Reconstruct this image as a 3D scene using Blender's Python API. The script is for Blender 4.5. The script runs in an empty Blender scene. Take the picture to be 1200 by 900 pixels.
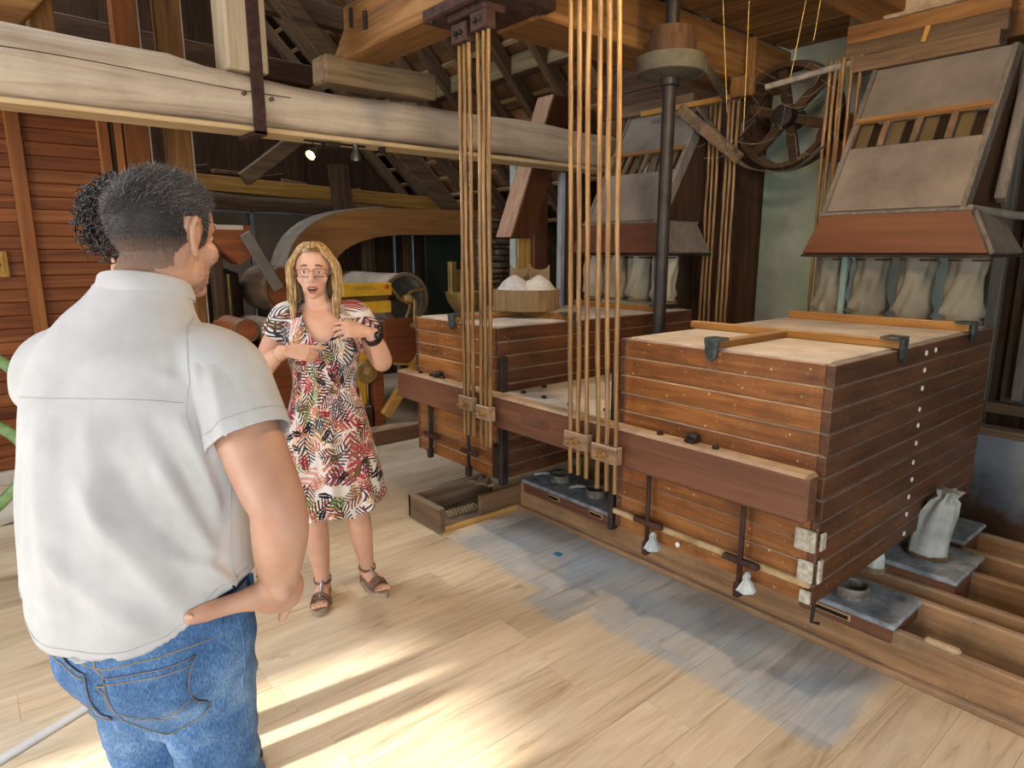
import bpy, bmesh, math, random
import numpy as np
from mathutils import Vector, Matrix, Quaternion
from mathutils.bvhtree import BVHTree

random.seed(7)
rng = np.random.default_rng(7)
scene = bpy.context.scene
COL = scene.collection

# ------------------------------------------------------------------ camera
cam_data = bpy.data.cameras.new('camera')
cam_data.sensor_width = 36.0
cam_data.lens = 770.0 / 1200.0 * 36.0
cam_data.clip_start = 0.02
cam = bpy.data.objects.new('camera', cam_data)
COL.objects.link(cam)
cam.location = (0, 0, 1.6)
cam.rotation_euler = (math.radians(90 - 11.4), 0, math.radians(-40.2))
scene.camera = cam

# ------------------------------------------------------------------ world, sun, window light, exposure
world = bpy.data.worlds.new('daylight')
scene.world = world
world.use_nodes = True
bg = world.node_tree.nodes['Background']
bg.inputs[0].default_value = (0.76, 0.88, 1.0, 1)
bg.inputs[1].default_value = 1.45

def lamp(name, kind, loc, rot, energy, color, **kw):
    d = bpy.data.lights.new(name, kind)
    d.energy = energy
    d.color = color
    for k, v in kw.items():
        setattr(d, k, v)
    o = bpy.data.objects.new(name, d)
    COL.objects.link(o)
    o.location = loc
    o.rotation_euler = rot
    return o

def aim(o, target):
    d = Vector(target) - Vector(o.location)
    o.rotation_euler = d.to_track_quat('-Z', 'Y').to_euler()

sun = lamp('sun', 'SUN', (-6, 2, 4), (0, 0, 0), 8.0, (1.0, 0.91, 0.78), angle=math.radians(2.2))
aim(sun, (-6 + 1.0, 2 - 0.10, 4 - 0.53))
door_light = lamp('door_daylight', 'AREA', (-1.5, -2.45, 1.7), (0, 0, 0), 85, (0.90, 0.95, 1.0), shape='RECTANGLE', size=3.0, size_y=2.4)
aim(door_light, (0.4, 4, 1.2))
window_light = lamp('window_daylight', 'AREA', (-2.5, 2.1, 1.55), (0, 0, 0), 62, (0.97, 0.97, 1.0), shape='RECTANGLE', size=2.2, size_y=1.3)
aim(window_light, (4, 2.0, 0.9))
roof_light = lamp('roof_window_daylight', 'AREA', (-1.35, 5.6, 6.45), (0, 0, 0), 170, (0.95, 0.97, 1.0), shape='RECTANGLE', size=1.4, size_y=2.2)  # unseen fill light added to brighten the dark back
aim(roof_light, (2.6, 5.6, 1.8))
scene.view_settings.view_transform = 'Standard'
scene.view_settings.look = 'None'
scene.view_settings.exposure = 0.56
scene.view_settings.gamma = 1.0
scene.view_settings.use_curve_mapping = False

# ------------------------------------------------------------------ object helpers
WM = {}                                  # world matrix of everything that parents something

def link(o, parent=None, local=False):
    COL.objects.link(o)
    if parent is not None:
        o.parent = parent
        if not local:
            o.matrix_parent_inverse = WM.get(parent.name, Matrix.Identity(4)).inverted()
            WM[o.name] = Matrix.Identity(4)
        else:
            WM[o.name] = WM.get(parent.name, Matrix.Identity(4))
    else:
        WM[o.name] = Matrix.Identity(4)
    return o

def tag(o, label=None, cat=None, group=None, kind=None):
    if label: o['label'] = label
    if cat: o['category'] = cat
    if group: o['group'] = group
    if kind: o['kind'] = kind
    return o

def thing(name, label, cat, loc=(0, 0, 0), rz=0.0, group=None):
    o = bpy.data.objects.new(name, None)
    o.empty_display_size = 0.05
    COL.objects.link(o)
    o.location = loc
    o.rotation_euler = (0, 0, rz)
    WM[o.name] = Matrix.Translation(loc) @ Matrix.Rotation(rz, 4, 'Z')
    return tag(o, label, cat, group)

def catmull(P, n):
    P = [np.asarray(p, float) for p in P]
    P = [2 * P[0] - P[1]] + P + [2 * P[-1] - P[-2]]
    out = []
    for i in range(1, len(P) - 2):
        for k in range(n):
            t = k / n
            a, b, c, d = P[i - 1], P[i], P[i + 1], P[i + 2]
            out.append(0.5 * ((2 * b) + (-a + c) * t + (2 * a - 5 * b + 4 * c - d) * t * t + (-a + 3 * b - 3 * c + d) * t ** 3))
    out.append(P[-2])
    return out

class MB:
    """collects shapes, builds them as one mesh object"""
    def __init__(self):
        self.v = []; self.f = []
    def add(self, vs, fs, M=None):
        b = len(self.v)
        if M is not None:
            vs = [M @ Vector(p) for p in vs]
        self.v += [tuple(p) for p in vs]
        self.f += [tuple(b + i for i in f) for f in fs]
        return self
    def box(self, x0, x1, y0, y1, z0, z1, c=0.004, M=None):
        lo = (min(x0, x1), min(y0, y1), min(z0, z1)); hi = (max(x0, x1), max(y0, y1), max(z0, z1))
        c = min(c, *[0.45 * (hi[i] - lo[i]) for i in range(3)])
        vs = []
        for k in range(8):
            s = ((k >> 0) & 1, (k >> 1) & 1, (k >> 2) & 1)
            for a in range(3):
                p = []
                for i in range(3):
                    q = hi[i] if s[i] else lo[i]
                    if i != a:
                        q += -c if s[i] else c
                    p.append(q)
                vs.append(p)
        fs = []
        for a in range(3):
            b, d = (a + 1) % 3, (a + 2) % 3
            for s in (0, 1):
                ks = []
                for (sb, sd) in ((0, 0), (1, 0), (1, 1), (0, 1)):
                    ks.append(((s << a) | (sb << b) | (sd << d)) * 3 + a)
                fs.append(ks if s else ks[::-1])
            for sb in (0, 1):
                for sd in (0, 1):
                    k0 = (sb << b) | (sd << d); k1 = k0 | (1 << a)
                    q = [k0 * 3 + b, k1 * 3 + b, k1 * 3 + d, k0 * 3 + d]
                    fs.append(q if (sb ^ sd) else q[::-1])
        for k in range(8):
            odd = ((k & 1) + ((k >> 1) & 1) + ((k >> 2) & 1)) % 2
            t = [k * 3, k * 3 + 1, k * 3 + 2]
            fs.append(t if odd else t[::-1])
        return self.add(vs, fs, M)
    def bar(self, p, q, w, h, c=0.004, up=(0, 0, 1), roll=0.0):
        """box from p to q, w across, h along up"""
        p = Vector(p); q = Vector(q); t = (q - p); L = t.length; t.normalize()
        u = Vector(up); s = t.cross(u)
        if s.length < 1e-4: s = t.cross(Vector((1, 0, 0)))
        s.normalize(); u = s.cross(t)
        R = Matrix((t, s, u)).transposed().to_4x4()
        M = Matrix.Translation(p) @ R @ Matrix.Rotation(roll, 4, 'X')
        return self.box(0, L, -w / 2, w / 2, -h / 2, h / 2, c, M)
    def tube(self, pts, r, n=8, ref=(0.0131, 0.31, 0.95), caps=True, sx=1.0, closed=False):
        pts = [Vector(p) for p in pts]; m = len(pts)
        if not isinstance(r, (list, tuple, np.ndarray)): r = [r] * m
        vs = []; fs = []
        u = None
        for i in range(m):
            if closed:
                t = pts[(i + 1) % m] - pts[i - 1]
            else:
                t = pts[min(i + 1, m - 1)] - pts[max(i - 1, 0)]
            if t.length < 1e-9: t = Vector((0, 0, 1))
            t.normalize()
            if u is None:
                u = Vector(ref)
            u = u - t * u.dot(t)
            if u.length < 1e-5:
                u = t.orthogonal()
            u.normalize()
            w = t.cross(u)
            ri = r[i]
            a, b = (ri if isinstance(ri, (tuple, list)) else (ri, ri))
            for k in range(n):
                th = 2 * math.pi * k / n
                vs.append(pts[i] + u * (a * math.cos(th)) + w * (b * math.sin(th)))
        for i in range(m if closed else m - 1):
            j = (i + 1) % m
            for k in range(n):
                k2 = (k + 1) % n
                fs.append((i * n + k, i * n + k2, j * n + k2, j * n + k))
        if caps and not closed:
            fs.append(tuple(range(n))[::-1])
            fs.append(tuple((m - 1) * n + k for k in range(n)))
        return self.add(vs, fs)
    def lathe(self, prof, n=24, M=None, closed=False):
        """prof: (r, z) from bottom to top about local z"""
        vs = []; fs = []
        for (r, z) in prof:
            for k in range(n):
                th = 2 * math.pi * k / n
                vs.append((r * math.cos(th), r * math.sin(th), z))
        m = len(prof)
        for i in range(m - 1 + (1 if closed else 0)):
            j = (i + 1) % m
            for k in range(n):
                k2 = (k + 1) % n
                fs.append((i * n + k, i * n + k2, j * n + k2, j * n + k))
        if not closed:
            if prof[0][0] > 1e-6: fs.append(tuple(range(n))[::-1])
            if prof[-1][0] > 1e-6: fs.append(tuple((m - 1) * n + k for k in range(n)))
        return self.add(vs, fs, M)
    def prism(self, poly, t0, t1, axis='y', M=None):
        """poly of 2-D points extruded along an axis: y -> (x,z), x -> (y,z), z -> (x,y)"""
        def P(p, t):
            return {'y': (p[0], t, p[1]), 'x': (t, p[0], p[1]), 'z': (p[0], p[1], t)}[axis]
        n = len(poly)
        vs = [P(p, t0) for p in poly] + [P(p, t1) for p in poly]
        fs = [tuple(range(n)), tuple(range(n, 2 * n))[::-1]]
        for k in range(n):
            k2 = (k + 1) % n
            fs.append((k, n + k, n + k2, k2))
        return self.add(vs, fs, M)
    def ell(self, c, r, n=14, M=None):
        prof = []
        for i in range(n + 1):
            a = -math.pi / 2 + math.pi * i / n
            prof.append((max(math.cos(a), 1e-4), math.sin(a)))
        T = Matrix.Translation(c) @ Matrix.Diagonal((r[0], r[1], r[2], 1))
        if M is not None: T = M @ T
        return self.lathe(prof, 2 * n, T)
    def mesh(self, name, smooth=False, fix=True):
        me = bpy.data.meshes.new(name)
        me.from_pydata(self.v, [], self.f)
        if fix:
            b = bmesh.new(); b.from_mesh(me)
            bmesh.ops.recalc_face_normals(b, faces=b.faces)
            b.to_mesh(me); b.free()
        if smooth:
            me.shade_smooth() if hasattr(me, 'shade_smooth') else None
        me.update()
        return me
    def build(self, name, mat, parent=None, smooth=False, local=False, loc=None, fix=True):
        me = self.mesh(name, smooth, fix)
        if mat: me.materials.append(mat)
        o = bpy.data.objects.new(name, me)
        link(o, parent, local)
        return o

def auto_smooth(o, ang=40):
    me = o.data
    me.shade_smooth()
    try:
        me.set_sharp_from_angle(angle=math.radians(ang))
    except Exception:
        pass
    return o

def struct(o):
    o['kind'] = 'structure'
    return o

def inst(mesh, name, parent, M, local=False):
    """one more object on shared mesh data"""
    o = bpy.data.objects.new(name, mesh)
    link(o, parent, local)
    o.matrix_basis = M
    WM[o.name] = (WM.get(parent.name, Matrix.Identity(4)) @ M) if local else M
    return o

def T(*p): return Matrix.Translation(p)
def RX(a): return Matrix.Rotation(a, 4, 'X')
def RY(a): return Matrix.Rotation(a, 4, 'Y')
def RZ(a): return Matrix.Rotation(a, 4, 'Z')

# ------------------------------------------------------------------ materials
MATS = {}
def srgb(c):
    """'rrggbb' -> linear"""
    out = []
    for i in (0, 2, 4):
        x = int(c[i:i + 2], 16) / 255
        out.append(x / 12.92 if x <= 0.04045 else ((x + 0.055) / 1.055) ** 2.4)
    return tuple(out) + (1.0,)

class NT:
    def __init__(self, name, rough=0.7, metal=0.0, spec=0.4):
        self.m = bpy.data.materials.new(name); self.m.use_nodes = True
        self.t = self.m.node_tree
        self.b = self.t.nodes['Principled BSDF']
        self.b.inputs['Roughness'].default_value = rough
        self.b.inputs['Metallic'].default_value = metal
        self.b.inputs['Specular IOR Level'].default_value = spec
    def n(self, typ, **kw):
        x = self.t.nodes.new(typ)
        for k, v in kw.items():
            setattr(x, k, v)
        return x
    def set(self, sock, v):
        if hasattr(v, 'links') or isinstance(v, bpy.types.NodeSocket):
            self.t.links.new(v, sock)
        else:
            sock.default_value = v
    def math(self, op, a, b=0.0, c=0.0, clamp=False):
        x = self.n('ShaderNodeMath', operation=op, use_clamp=clamp)
        self.set(x.inputs[0], a); self.set(x.inputs[1], b); self.set(x.inputs[2], c)
        return x.outputs[0]
    def vmath(self, op, a, b=(0, 0, 0)):
        x = self.n('ShaderNodeVectorMath', operation=op)
        self.set(x.inputs[0], a); self.set(x.inputs[1], b)
        return x.outputs[0]
    def mix(self, f, a, b, blend='MIX'):
        x = self.n('ShaderNodeMix', data_type='RGBA', blend_type=blend)
        self.set(x.inputs[0], f); self.set(x.inputs[6], a); self.set(x.inputs[7], b)
        return x.outputs[2]
    def coords(self, kind='Object', scale=(1, 1, 1), rnd=0.0, rot=(0, 0, 0)):
        tc = self.n('ShaderNodeTexCoord').outputs[kind]
        if rnd:
            oi = self.n('ShaderNodeObjectInfo')
            off = self.math('MULTIPLY', oi.outputs['Random'], rnd)
            cb = self.n('ShaderNodeCombineXYZ')
            for i in range(3): self.set(cb.inputs[i], off)
            tc = self.vmath('ADD', tc, cb.outputs[0])
        mp = self.n('ShaderNodeMapping')
        self.set(mp.inputs['Vector'], tc)
        mp.inputs['Scale'].default_value = scale
        mp.inputs['Rotation'].default_value = rot
        return mp.outputs[0]
    def noise(self, vec, scale=5, detail=4, rough=0.55, dist=0.0):
        x = self.n('ShaderNodeTexNoise')
        self.set(x.inputs['Vector'], vec)
        x.inputs['Scale'].default_value = scale; x.inputs['Detail'].default_value = detail
        x.inputs['Roughness'].default_value = rough; x.inputs['Distortion'].default_value = dist
        return x.outputs[0]
    def ramp(self, f, stops):
        x = self.n('ShaderNodeValToRGB')
        e = x.color_ramp.elements
        while len(e) < len(stops): e.new(0.5)
        for i, (p, c) in enumerate(stops):
            e[i].position = p; e[i].color = c if not isinstance(c, str) else srgb(c)
        self.set(x.inputs[0], f)
        return x.outputs[0]
    def color(self, c):
        self.set(self.b.inputs['Base Color'], c)
    def bump(self, h, strength=0.3, dist=0.01):
        x = self.n('ShaderNodeBump')
        x.inputs['Strength'].default_value = strength; x.inputs['Distance'].default_value = dist
        self.set(x.inputs['Height'], h)
        self.set(self.b.inputs['Normal'], x.outputs[0])
    def hsv(self, col, val):
        x = self.n('ShaderNodeHueSaturation')
        self.set(x.inputs['Value'], val); self.set(x.inputs['Color'], col)
        return x.outputs[0]
    def up(self, lo=0.5, hi=0.9):
        g = self.n('ShaderNodeNewGeometry')
        sp = self.n('ShaderNodeSeparateXYZ'); self.set(sp.inputs[0], g.outputs['Normal'])
        mr = self.n('ShaderNodeMapRange'); self.set(mr.inputs[0], sp.outputs[2])
        mr.inputs[1].default_value = lo; mr.inputs[2].default_value = hi
        return mr.outputs[0]

def wood(name, dark, mid, light, axis='x', fine=1.0, rough=0.65, dust=0.0, dustc='b9b2a6', vary=0.25, stain=None, stain_amt=0.0, speck=0.0, spec=0.3):
    key = (name, axis)
    if key in MATS: return MATS[key]
    k = NT(name + '_' + axis, rough=rough, spec=spec)
    sc = {'x': (0.9, 14, 14), 'y': (14, 0.9, 14), 'z': (14, 14, 0.9)}[axis]
    sc = tuple(s * fine for s in sc)
    v = k.coords('Object', sc, rnd=7.0)
    g1 = k.noise(v, 2.2, 6, 0.62, 1.1)
    v2 = k.coords('Object', tuple(s * 0.16 if s < 2 * fine else s * 0.12 for s in sc), rnd=13.0)
    g2 = k.noise(v2, 2.0, 3, 0.5)
    f = k.math('ADD', k.math('MULTIPLY', g1, 0.65), k.math('MULTIPLY', g2, 0.35))
    c = k.ramp(f, [(0.30, dark), (0.50, mid), (0.70, light)])
    oi = k.n('ShaderNodeObjectInfo')
    c = k.hsv(c, k.math('ADD', k.math('MULTIPLY', oi.outputs['Random'], vary), 1.0 - vary / 2))
    if stain:
        sn = k.noise(k.coords('Object', (2.3, 2.3, 2.3), rnd=3.0), 1.6, 6, 0.65)
        c = k.mix(k.math('MULTIPLY', k.ramp(sn, [(0.45, '000000'), (0.68, 'ffffff')]), stain_amt), c, srgb(stain))
    if speck:
        vo = k.n('ShaderNodeTexVoronoi'); k.set(vo.inputs['Vector'], k.coords('Object', (1, 1, 1), rnd=5.0)); vo.inputs['Scale'].default_value = 17
        sm = k.math('LESS_THAN', vo.outputs['Distance'], 0.085)
        k.set(vo.inputs['Randomness'], 1.0)
        c = k.mix(k.math('MULTIPLY', sm, speck), c, srgb('d8b88c'))
        fs = k.noise(k.coords('Object', (1, 1, 1)), 90, 2, 0.7)
        c = k.mix(k.math('MULTIPLY', k.ramp(fs, [(0.66, '000000'), (0.72, 'ffffff')]), speck * 0.7), c, srgb('cdb391'))
    if dust > 0:
        dn = k.noise(k.coords('Object', (1, 1, 1)), 9, 5, 0.6)
        dm = k.math('MULTIPLY', k.up(0.45, 0.85), k.math('MULTIPLY', k.ramp(dn, [(0.2, '777777'), (0.6, 'ffffff')]), dust))
        c = k.mix(dm, c, srgb(dustc))
    k.color(c)
    k.bump(g1, 0.22, 0.006)
    MATS[key] = k.m
    return k.m

def plain(name, c1, c2=None, scale=8, rough=0.7, metal=0.0, bump=0.15, dust=0.0, dustc='b9b2a6', spec=0.4, detail=5, vary=0.0, stretch=(1, 1, 1)):
    if name in MATS: return MATS[name]
    k = NT(name, rough, metal, spec)
    g = k.noise(k.coords('Object', stretch, rnd=4.0), scale, detail, 0.6)
    c = k.ramp(g, [(0.32, c1), (0.68, c2 or c1)])
    if vary:
        oi = k.n('ShaderNodeObjectInfo')
        c = k.hsv(c, k.math('ADD', k.math('MULTIPLY', oi.outputs['Random'], vary), 1.0 - vary / 2))
    if dust > 0:
        dn = k.noise(k.coords('Object', (1, 1, 1)), 11, 4, 0.6)
        dm = k.math('MULTIPLY', k.up(0.3, 0.8), k.math('MULTIPLY', k.ramp(dn, [(0.2, '888888'), (0.6, 'ffffff')]), dust))
        c = k.mix(dm, c, srgb(dustc))
    k.color(c)
    if bump: k.bump(g, bump, 0.006)
    MATS[name] = k.m
    return k.m

def W_pale(a):   return wood('pale_beam', '8a7866', 'bfae99', 'd6c8b4', a, 0.5, 0.8, 0, stain='7d624a', stain_amt=0.25)
def W_orange(a): return wood('orange_beam', '4a2f18', '80582f', 'a57d4c', a, 0.5, 0.7, 0.2)
def W_old(a):    return wood('old_wood', '3a2c20', '6d5742', '8d755a', a, 0.6, 0.85, 0.3)
def W_dark(a):   return wood('dark_wood', '24170e', '45301f', '5d4430', a, 0.6, 0.8, 0.35)
def W_red(a):    return wood('red_board', '48220f', '7c4420', '9c6433', a, 0.5, 0.6, 0.0, vary=0.35)
def W_sift(a):   return wood('sifter_wood', '4f2a12', '855022', 'a87440', a, 0.8, 0.5, 0.55, 'cfc3b4', vary=0.22, stain='42210d', stain_amt=0.55, speck=0.55, spec=0.45)
def W_mahog(a):  return wood('mahogany_board', '4a2d20', '6c4632', '815a42', a, 0.5, 0.5, 0.7, 'cbb592', vary=0.1, spec=0.4)
def W_trough(a): return wood('trough_wood', '7a573a', 'a8825c', 'c6a27c', a, 0.6, 0.8, 0.4, 'b0a698', stain='6a5a4a', stain_amt=0.65, speck=0.25)
def W_gold(a):   return wood('yellow_wood', '8a6128', 'b88a42', 'd6ad68', a, 0.5, 0.65, 0.2)
def W_honey(a):  return wood('honey_batten', '6b431c', '95662f', 'b38548', a, 0.6, 0.6, 0.35, 'cbbca4')
def W_cream(a):  return wood('lit_sawn_cream', 'a58a5c', 'c9ad80', 'dcc59c', a, 0.5, 0.75)
def W_brown(a):  return wood('hopper_board', '45261a', '613a27', '724a34', a, 0.4, 0.6, 0.3, vary=0.1)

# ================================================================== the setting
def floor_material():
    k = NT('oak_laminate', rough=0.42, spec=0.35)
    v = k.coords('Object', (0.8, 9, 9), rnd=9.0)
    g = k.noise(v, 2.4, 7, 0.65, 1.4)
    big = k.noise(k.coords('Object', (0.5, 1.6, 1), rnd=4.0), 2.0, 3, 0.5)
    f = k.math('ADD', k.math('MULTIPLY', g, 0.6), k.math('MULTIPLY', big, 0.4))
    c = k.ramp(f, [(0.30, '957e62'), (0.46, 'c9b69b'), (0.66, 'dccfb9')])
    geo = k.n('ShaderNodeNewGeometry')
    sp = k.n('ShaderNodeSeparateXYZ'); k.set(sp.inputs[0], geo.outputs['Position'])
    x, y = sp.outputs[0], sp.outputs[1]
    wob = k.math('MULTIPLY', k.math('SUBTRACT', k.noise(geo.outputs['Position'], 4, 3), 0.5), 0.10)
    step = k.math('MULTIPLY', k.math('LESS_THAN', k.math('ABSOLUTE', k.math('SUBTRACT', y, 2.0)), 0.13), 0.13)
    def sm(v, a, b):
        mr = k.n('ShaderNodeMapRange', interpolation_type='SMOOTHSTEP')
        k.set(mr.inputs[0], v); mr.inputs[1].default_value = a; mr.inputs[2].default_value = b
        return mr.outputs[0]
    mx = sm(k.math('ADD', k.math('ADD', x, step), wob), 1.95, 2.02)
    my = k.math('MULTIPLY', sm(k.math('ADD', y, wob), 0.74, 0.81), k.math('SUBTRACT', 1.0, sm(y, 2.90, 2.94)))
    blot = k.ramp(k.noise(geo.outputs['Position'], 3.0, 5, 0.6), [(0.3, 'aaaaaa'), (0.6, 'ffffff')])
    m = k.math('MULTIPLY', k.math('MULTIPLY', mx, my), k.math('MULTIPLY', blot, 0.93))  # grey tone in a rectangle along the trough, set by position
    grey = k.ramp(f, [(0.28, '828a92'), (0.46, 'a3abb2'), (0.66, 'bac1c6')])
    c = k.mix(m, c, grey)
    kn = k.noise(k.coords('Object', (2.2, 5, 3), rnd=17.0), 2.2, 2, 0.5)
    c = k.mix(k.math('MULTIPLY', k.ramp(kn, [(0.70, '000000'), (0.78, 'ffffff')]), 0.45), c, srgb('7a6046'))
    oi = k.n('ShaderNodeObjectInfo')
    c = k.hsv(c, k.math('ADD', k.math('MULTIPLY', oi.outputs['Random'], 0.14), 0.93))
    k.color(c); k.bump(g, 0.06, 0.003)
    return k.m

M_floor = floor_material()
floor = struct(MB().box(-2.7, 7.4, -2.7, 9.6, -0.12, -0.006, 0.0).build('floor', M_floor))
tag(floor, 'pale oak plank floor with a grey patch along the trough')
PW, PL = 0.19, 1.285
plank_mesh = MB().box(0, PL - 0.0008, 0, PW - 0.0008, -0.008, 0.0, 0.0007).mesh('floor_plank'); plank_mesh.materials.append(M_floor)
for r in range(29):
    y = 0.16 + r * PW
    end = 2.565 if y < 3.1 else 3.95
    x = -1.75 - random.uniform(0, 1.0)
    while x < end - 0.02:
        if x + PL > end:
            L = end - x
            if L > 0.05:
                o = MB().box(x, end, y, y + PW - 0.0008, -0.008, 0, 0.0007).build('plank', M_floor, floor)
        else:
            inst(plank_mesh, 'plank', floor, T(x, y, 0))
        x += PL

# ---- wooden board wall on the far left
wall_left_boards = struct(MB().box(-2.6, 1.02, 5.70, 5.80, 0.0, 2.62, 0.0).build('wall_back_left', W_dark('x')))
for r in range(29):
    z = 0.005 + r * 0.0895
    MB().box(-2.6, 1.0 + random.uniform(-.004, .004), 5.665 + random.uniform(-.003, .003), 5.70, z, z + 0.0868, 0.005).build('board', W_red('x'), wall_left_boards)
for (x, w) in ((-0.72, 0.07), (0.40, 0.085), (0.925, 0.07), (1.03, 0.05)):
    MB().box(x, x + w, 5.61, 5.665, 0.0, 2.66, 0.006).build('batten', wood('batten_wood', '6b3a18', '93592b', 'ab7440', 'z', 0.5, 0.6), wall_left_boards)
sk = MB().box(-2.6, 1.0, 5.60, 5.665, 0.0, 0.09, 0.006).build('baseboard_back', plain('white_paint', 'b9b4aa', 'd0ccc2', 6, 0.6)); struct(sk)
for i, (x0, x1, y0) in enumerate(((1.09, 1.25, 5.60), (1.38, 1.55, 5.64))):
    p = thing('timber_post', ['reddish upright timber post next to the end of the board wall', 'reddish upright timber post right of the man\'s head, with a pale edge'][i], 'post', ((x0 + x1) / 2, y0, 0))
    MB().box(x0, x1, y0, y0 + 0.12, 0, 5.4, 0.006).build('post_body', W_orange('z') if i else wood('red_post', '55290f', '7d4820', '976034', 'z', 0.5, 0.7), p)
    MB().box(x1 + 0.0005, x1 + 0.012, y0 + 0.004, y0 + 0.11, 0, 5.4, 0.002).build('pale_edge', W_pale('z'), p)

# wooden switch box on the board wall
sw = thing('switch_box', 'small wooden switch box on the red board wall', 'switch box', (0.30, 5.66, 1.5))
MB().box(0.20, 0.315, 5.628, 5.664, 1.43, 1.60, 0.006).build('box_body', W_gold('z'), sw)
MB().box(0.225, 0.29, 5.622, 5.628, 1.455, 1.575, 0.003).build('cover', W_gold('z'), sw)
auto_smooth(MB().lathe([(0.012, 0), (0.012, 0.012), (0.006, 0.02)], 12, T(0.257, 5.622, 1.51) @ RX(math.pi / 2)).build('knob', W_dark('z'), sw))

# ---- right wall of pale bluish plaster
def plaster():
    k = NT('blue_grey_plaster', rough=0.85, spec=0.2)
    v = k.coords('Object', (1, 1, 1))
    n1 = k.noise(v, 1.3, 6, 0.6); n2 = k.noise(v, 14, 5, 0.7)
    c = k.ramp(n1, [(0.35, '8a938c'), (0.5, 'a9b3ab'), (0.65, 'b8c4c4')])
    c = k.mix(k.math('MULTIPLY', k.ramp(n2, [(0.55, '000000'), (0.7, 'ffffff')]), 0.4), c, srgb('8fa0b8'))
    gr = k.noise(k.coords('Object', (1, 3, 0.6)), 1.1, 3, 0.5)
    c = k.mix(k.math('MULTIPLY', k.ramp(gr, [(0.5, '000000'), (0.62, 'ffffff')]), 0.45), c, srgb('8aa888'))
    k.color(c); k.bump(n2, 0.35, 0.008)
    return k.m
M_plaster = plaster()
wall_right = struct(MB().box(4.80, 4.95, -2.7, 4.33, -0.1, 3.45, 0.0).build('wall_right', M_plaster))
for i in range(5):                                            # dark upright boards on the wall between the hoppers
    y = 2.72 + i * 0.19
    MB().box(4.74, 4.80, y, y + 0.185, 0.0, 2.75, 0.006).build('board', W_dark('z'), wall_right)
for i in range(7):                                            # dark boards at the right edge, behind the studs
    y = -0.2 + i * 0.19
    MB().box(4.745, 4.80, y, y + 0.186, 0.0, 2.9, 0.006).build('board', W_dark('z'), wall_right)
for i in range(5):                                            # dark boards high on the wall by the far hopper
    MB().box(4.735, 4.80, 2.70, 4.33, 2.36 + i * 0.2, 2.555 + i * 0.2, 0.006).build('board', W_dark('y'), wall_right)
# window in the right wall: sill and side post only just in view
win = struct(MB().box(4.70, 4.765, 0.42, 0.50, 0.72, 1.9, 0.006).box(4.70, 4.765, 0.98, 1.05, 0.72, 1.9, 0.006).box(4.70, 4.765, 0.42, 1.05, 1.83, 1.9, 0.006).build('window_1', W_old('z')))
MB().box(4.62, 4.77, 0.36, 1.10, 0.66, 0.72, 0.006).build('window_sill', W_old('y'), win)
MB().box(4.735, 4.742, 0.5, 0.98, 0.72, 1.83, 0.0).build('pane', plain('dim_glass', '46505a', '59646c', 3, 0.12, bump=0, spec=0.6), win)

# ---- back of the building
wall_back = struct(MB().box(0.9, 6.4, 7.70, 7.85, 0, 2.10, 0.0).build('wall_back', wood('back_boards', '2a1e15', '4a3828', '5e4a37', 'z', 0.5, 0.9)))
for i in range(14):
    x = 3.40 + i * 0.2
    MB().box(x, x + 0.19, 7.665, 7.70, 0, 2.05 - (i % 3) * 0.04, 0.005).build('board', W_dark('z') if i % 3 else W_old('z'), wall_back)
M_panel = plain('grey_panel', '6f675c', '84796b', 2, 0.9)
for i, (x0, x1) in enumerate(((1.9, 2.62), (2.68, 3.34))):
    MB().box(x0, x1, 7.66, 7.70, 0.5, 2.02, 0.004).build('panel', M_panel, wall_back)
fr = MB()
for x in (1.86, 2.635, 3.35):
    fr.box(x, x + 0.045, 7.635, 7.70, 0.45, 2.06, 0.003)
fr.box(1.86, 3.395, 7.635, 7.70, 2.02, 2.06, 0.003)
fr.build('panel_frame', plain('pale_grey_paint', '8b9096', '9ea3a6', 5, 0.7), wall_back)
MB().box(6.3, 6.45, 4.2, 9.5, -0.1, 2.3, 0.0).build('wall_far_right', W_dark('z')); struct(bpy.data.objects['wall_far_right'])
MB().box(-2.7, 6.4, 9.4, 9.5, 0, 8.0, 0.0).build('wall_gable', W_dark('z')); struct(bpy.data.objects['wall_gable'])
MB().box(4.95, 6.4, 4.22, 4.33, 0, 3.3, 0.0).build('wall_return', W_dark('z')); struct(bpy.data.objects['wall_return'])
# side walls with the window and the barn door that let the daylight in
wl = MB()
wl.box(-2.75, -2.62, -2.7, 1.35, 0, 5.2, 0); wl.box(-2.75, -2.62, 2.62, 9.5, 0, 5.2, 0)
wl.box(-2.75, -2.62, 1.35, 2.62, 0, 0.9, 0); wl.box(-2.75, -2.62, 1.35, 2.62, 2.10, 5.2, 0)
struct(wl.build('wall_left', plain('lime_plaster', 'b5a992', 'cbbfa8', 3, 0.9)))
wn = MB()
wn.box(0.75, 4.95, -2.75, -2.62, 0, 3.45, 0); wn.box(-2.75, -2.45, -2.75, -2.62, 0, 3.45, 0); wn.box(-2.45, 0.75, -2.75, -2.62, 2.95, 3.45, 0)
wn.prism([(-2.75, 3.45), (4.95, 3.45), (0.2, 8.0), (-2.75, 5.0)], -2.75, -2.62, 'y')
struct(wn.build('wall_near', MATS['lime_plaster']))

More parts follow.
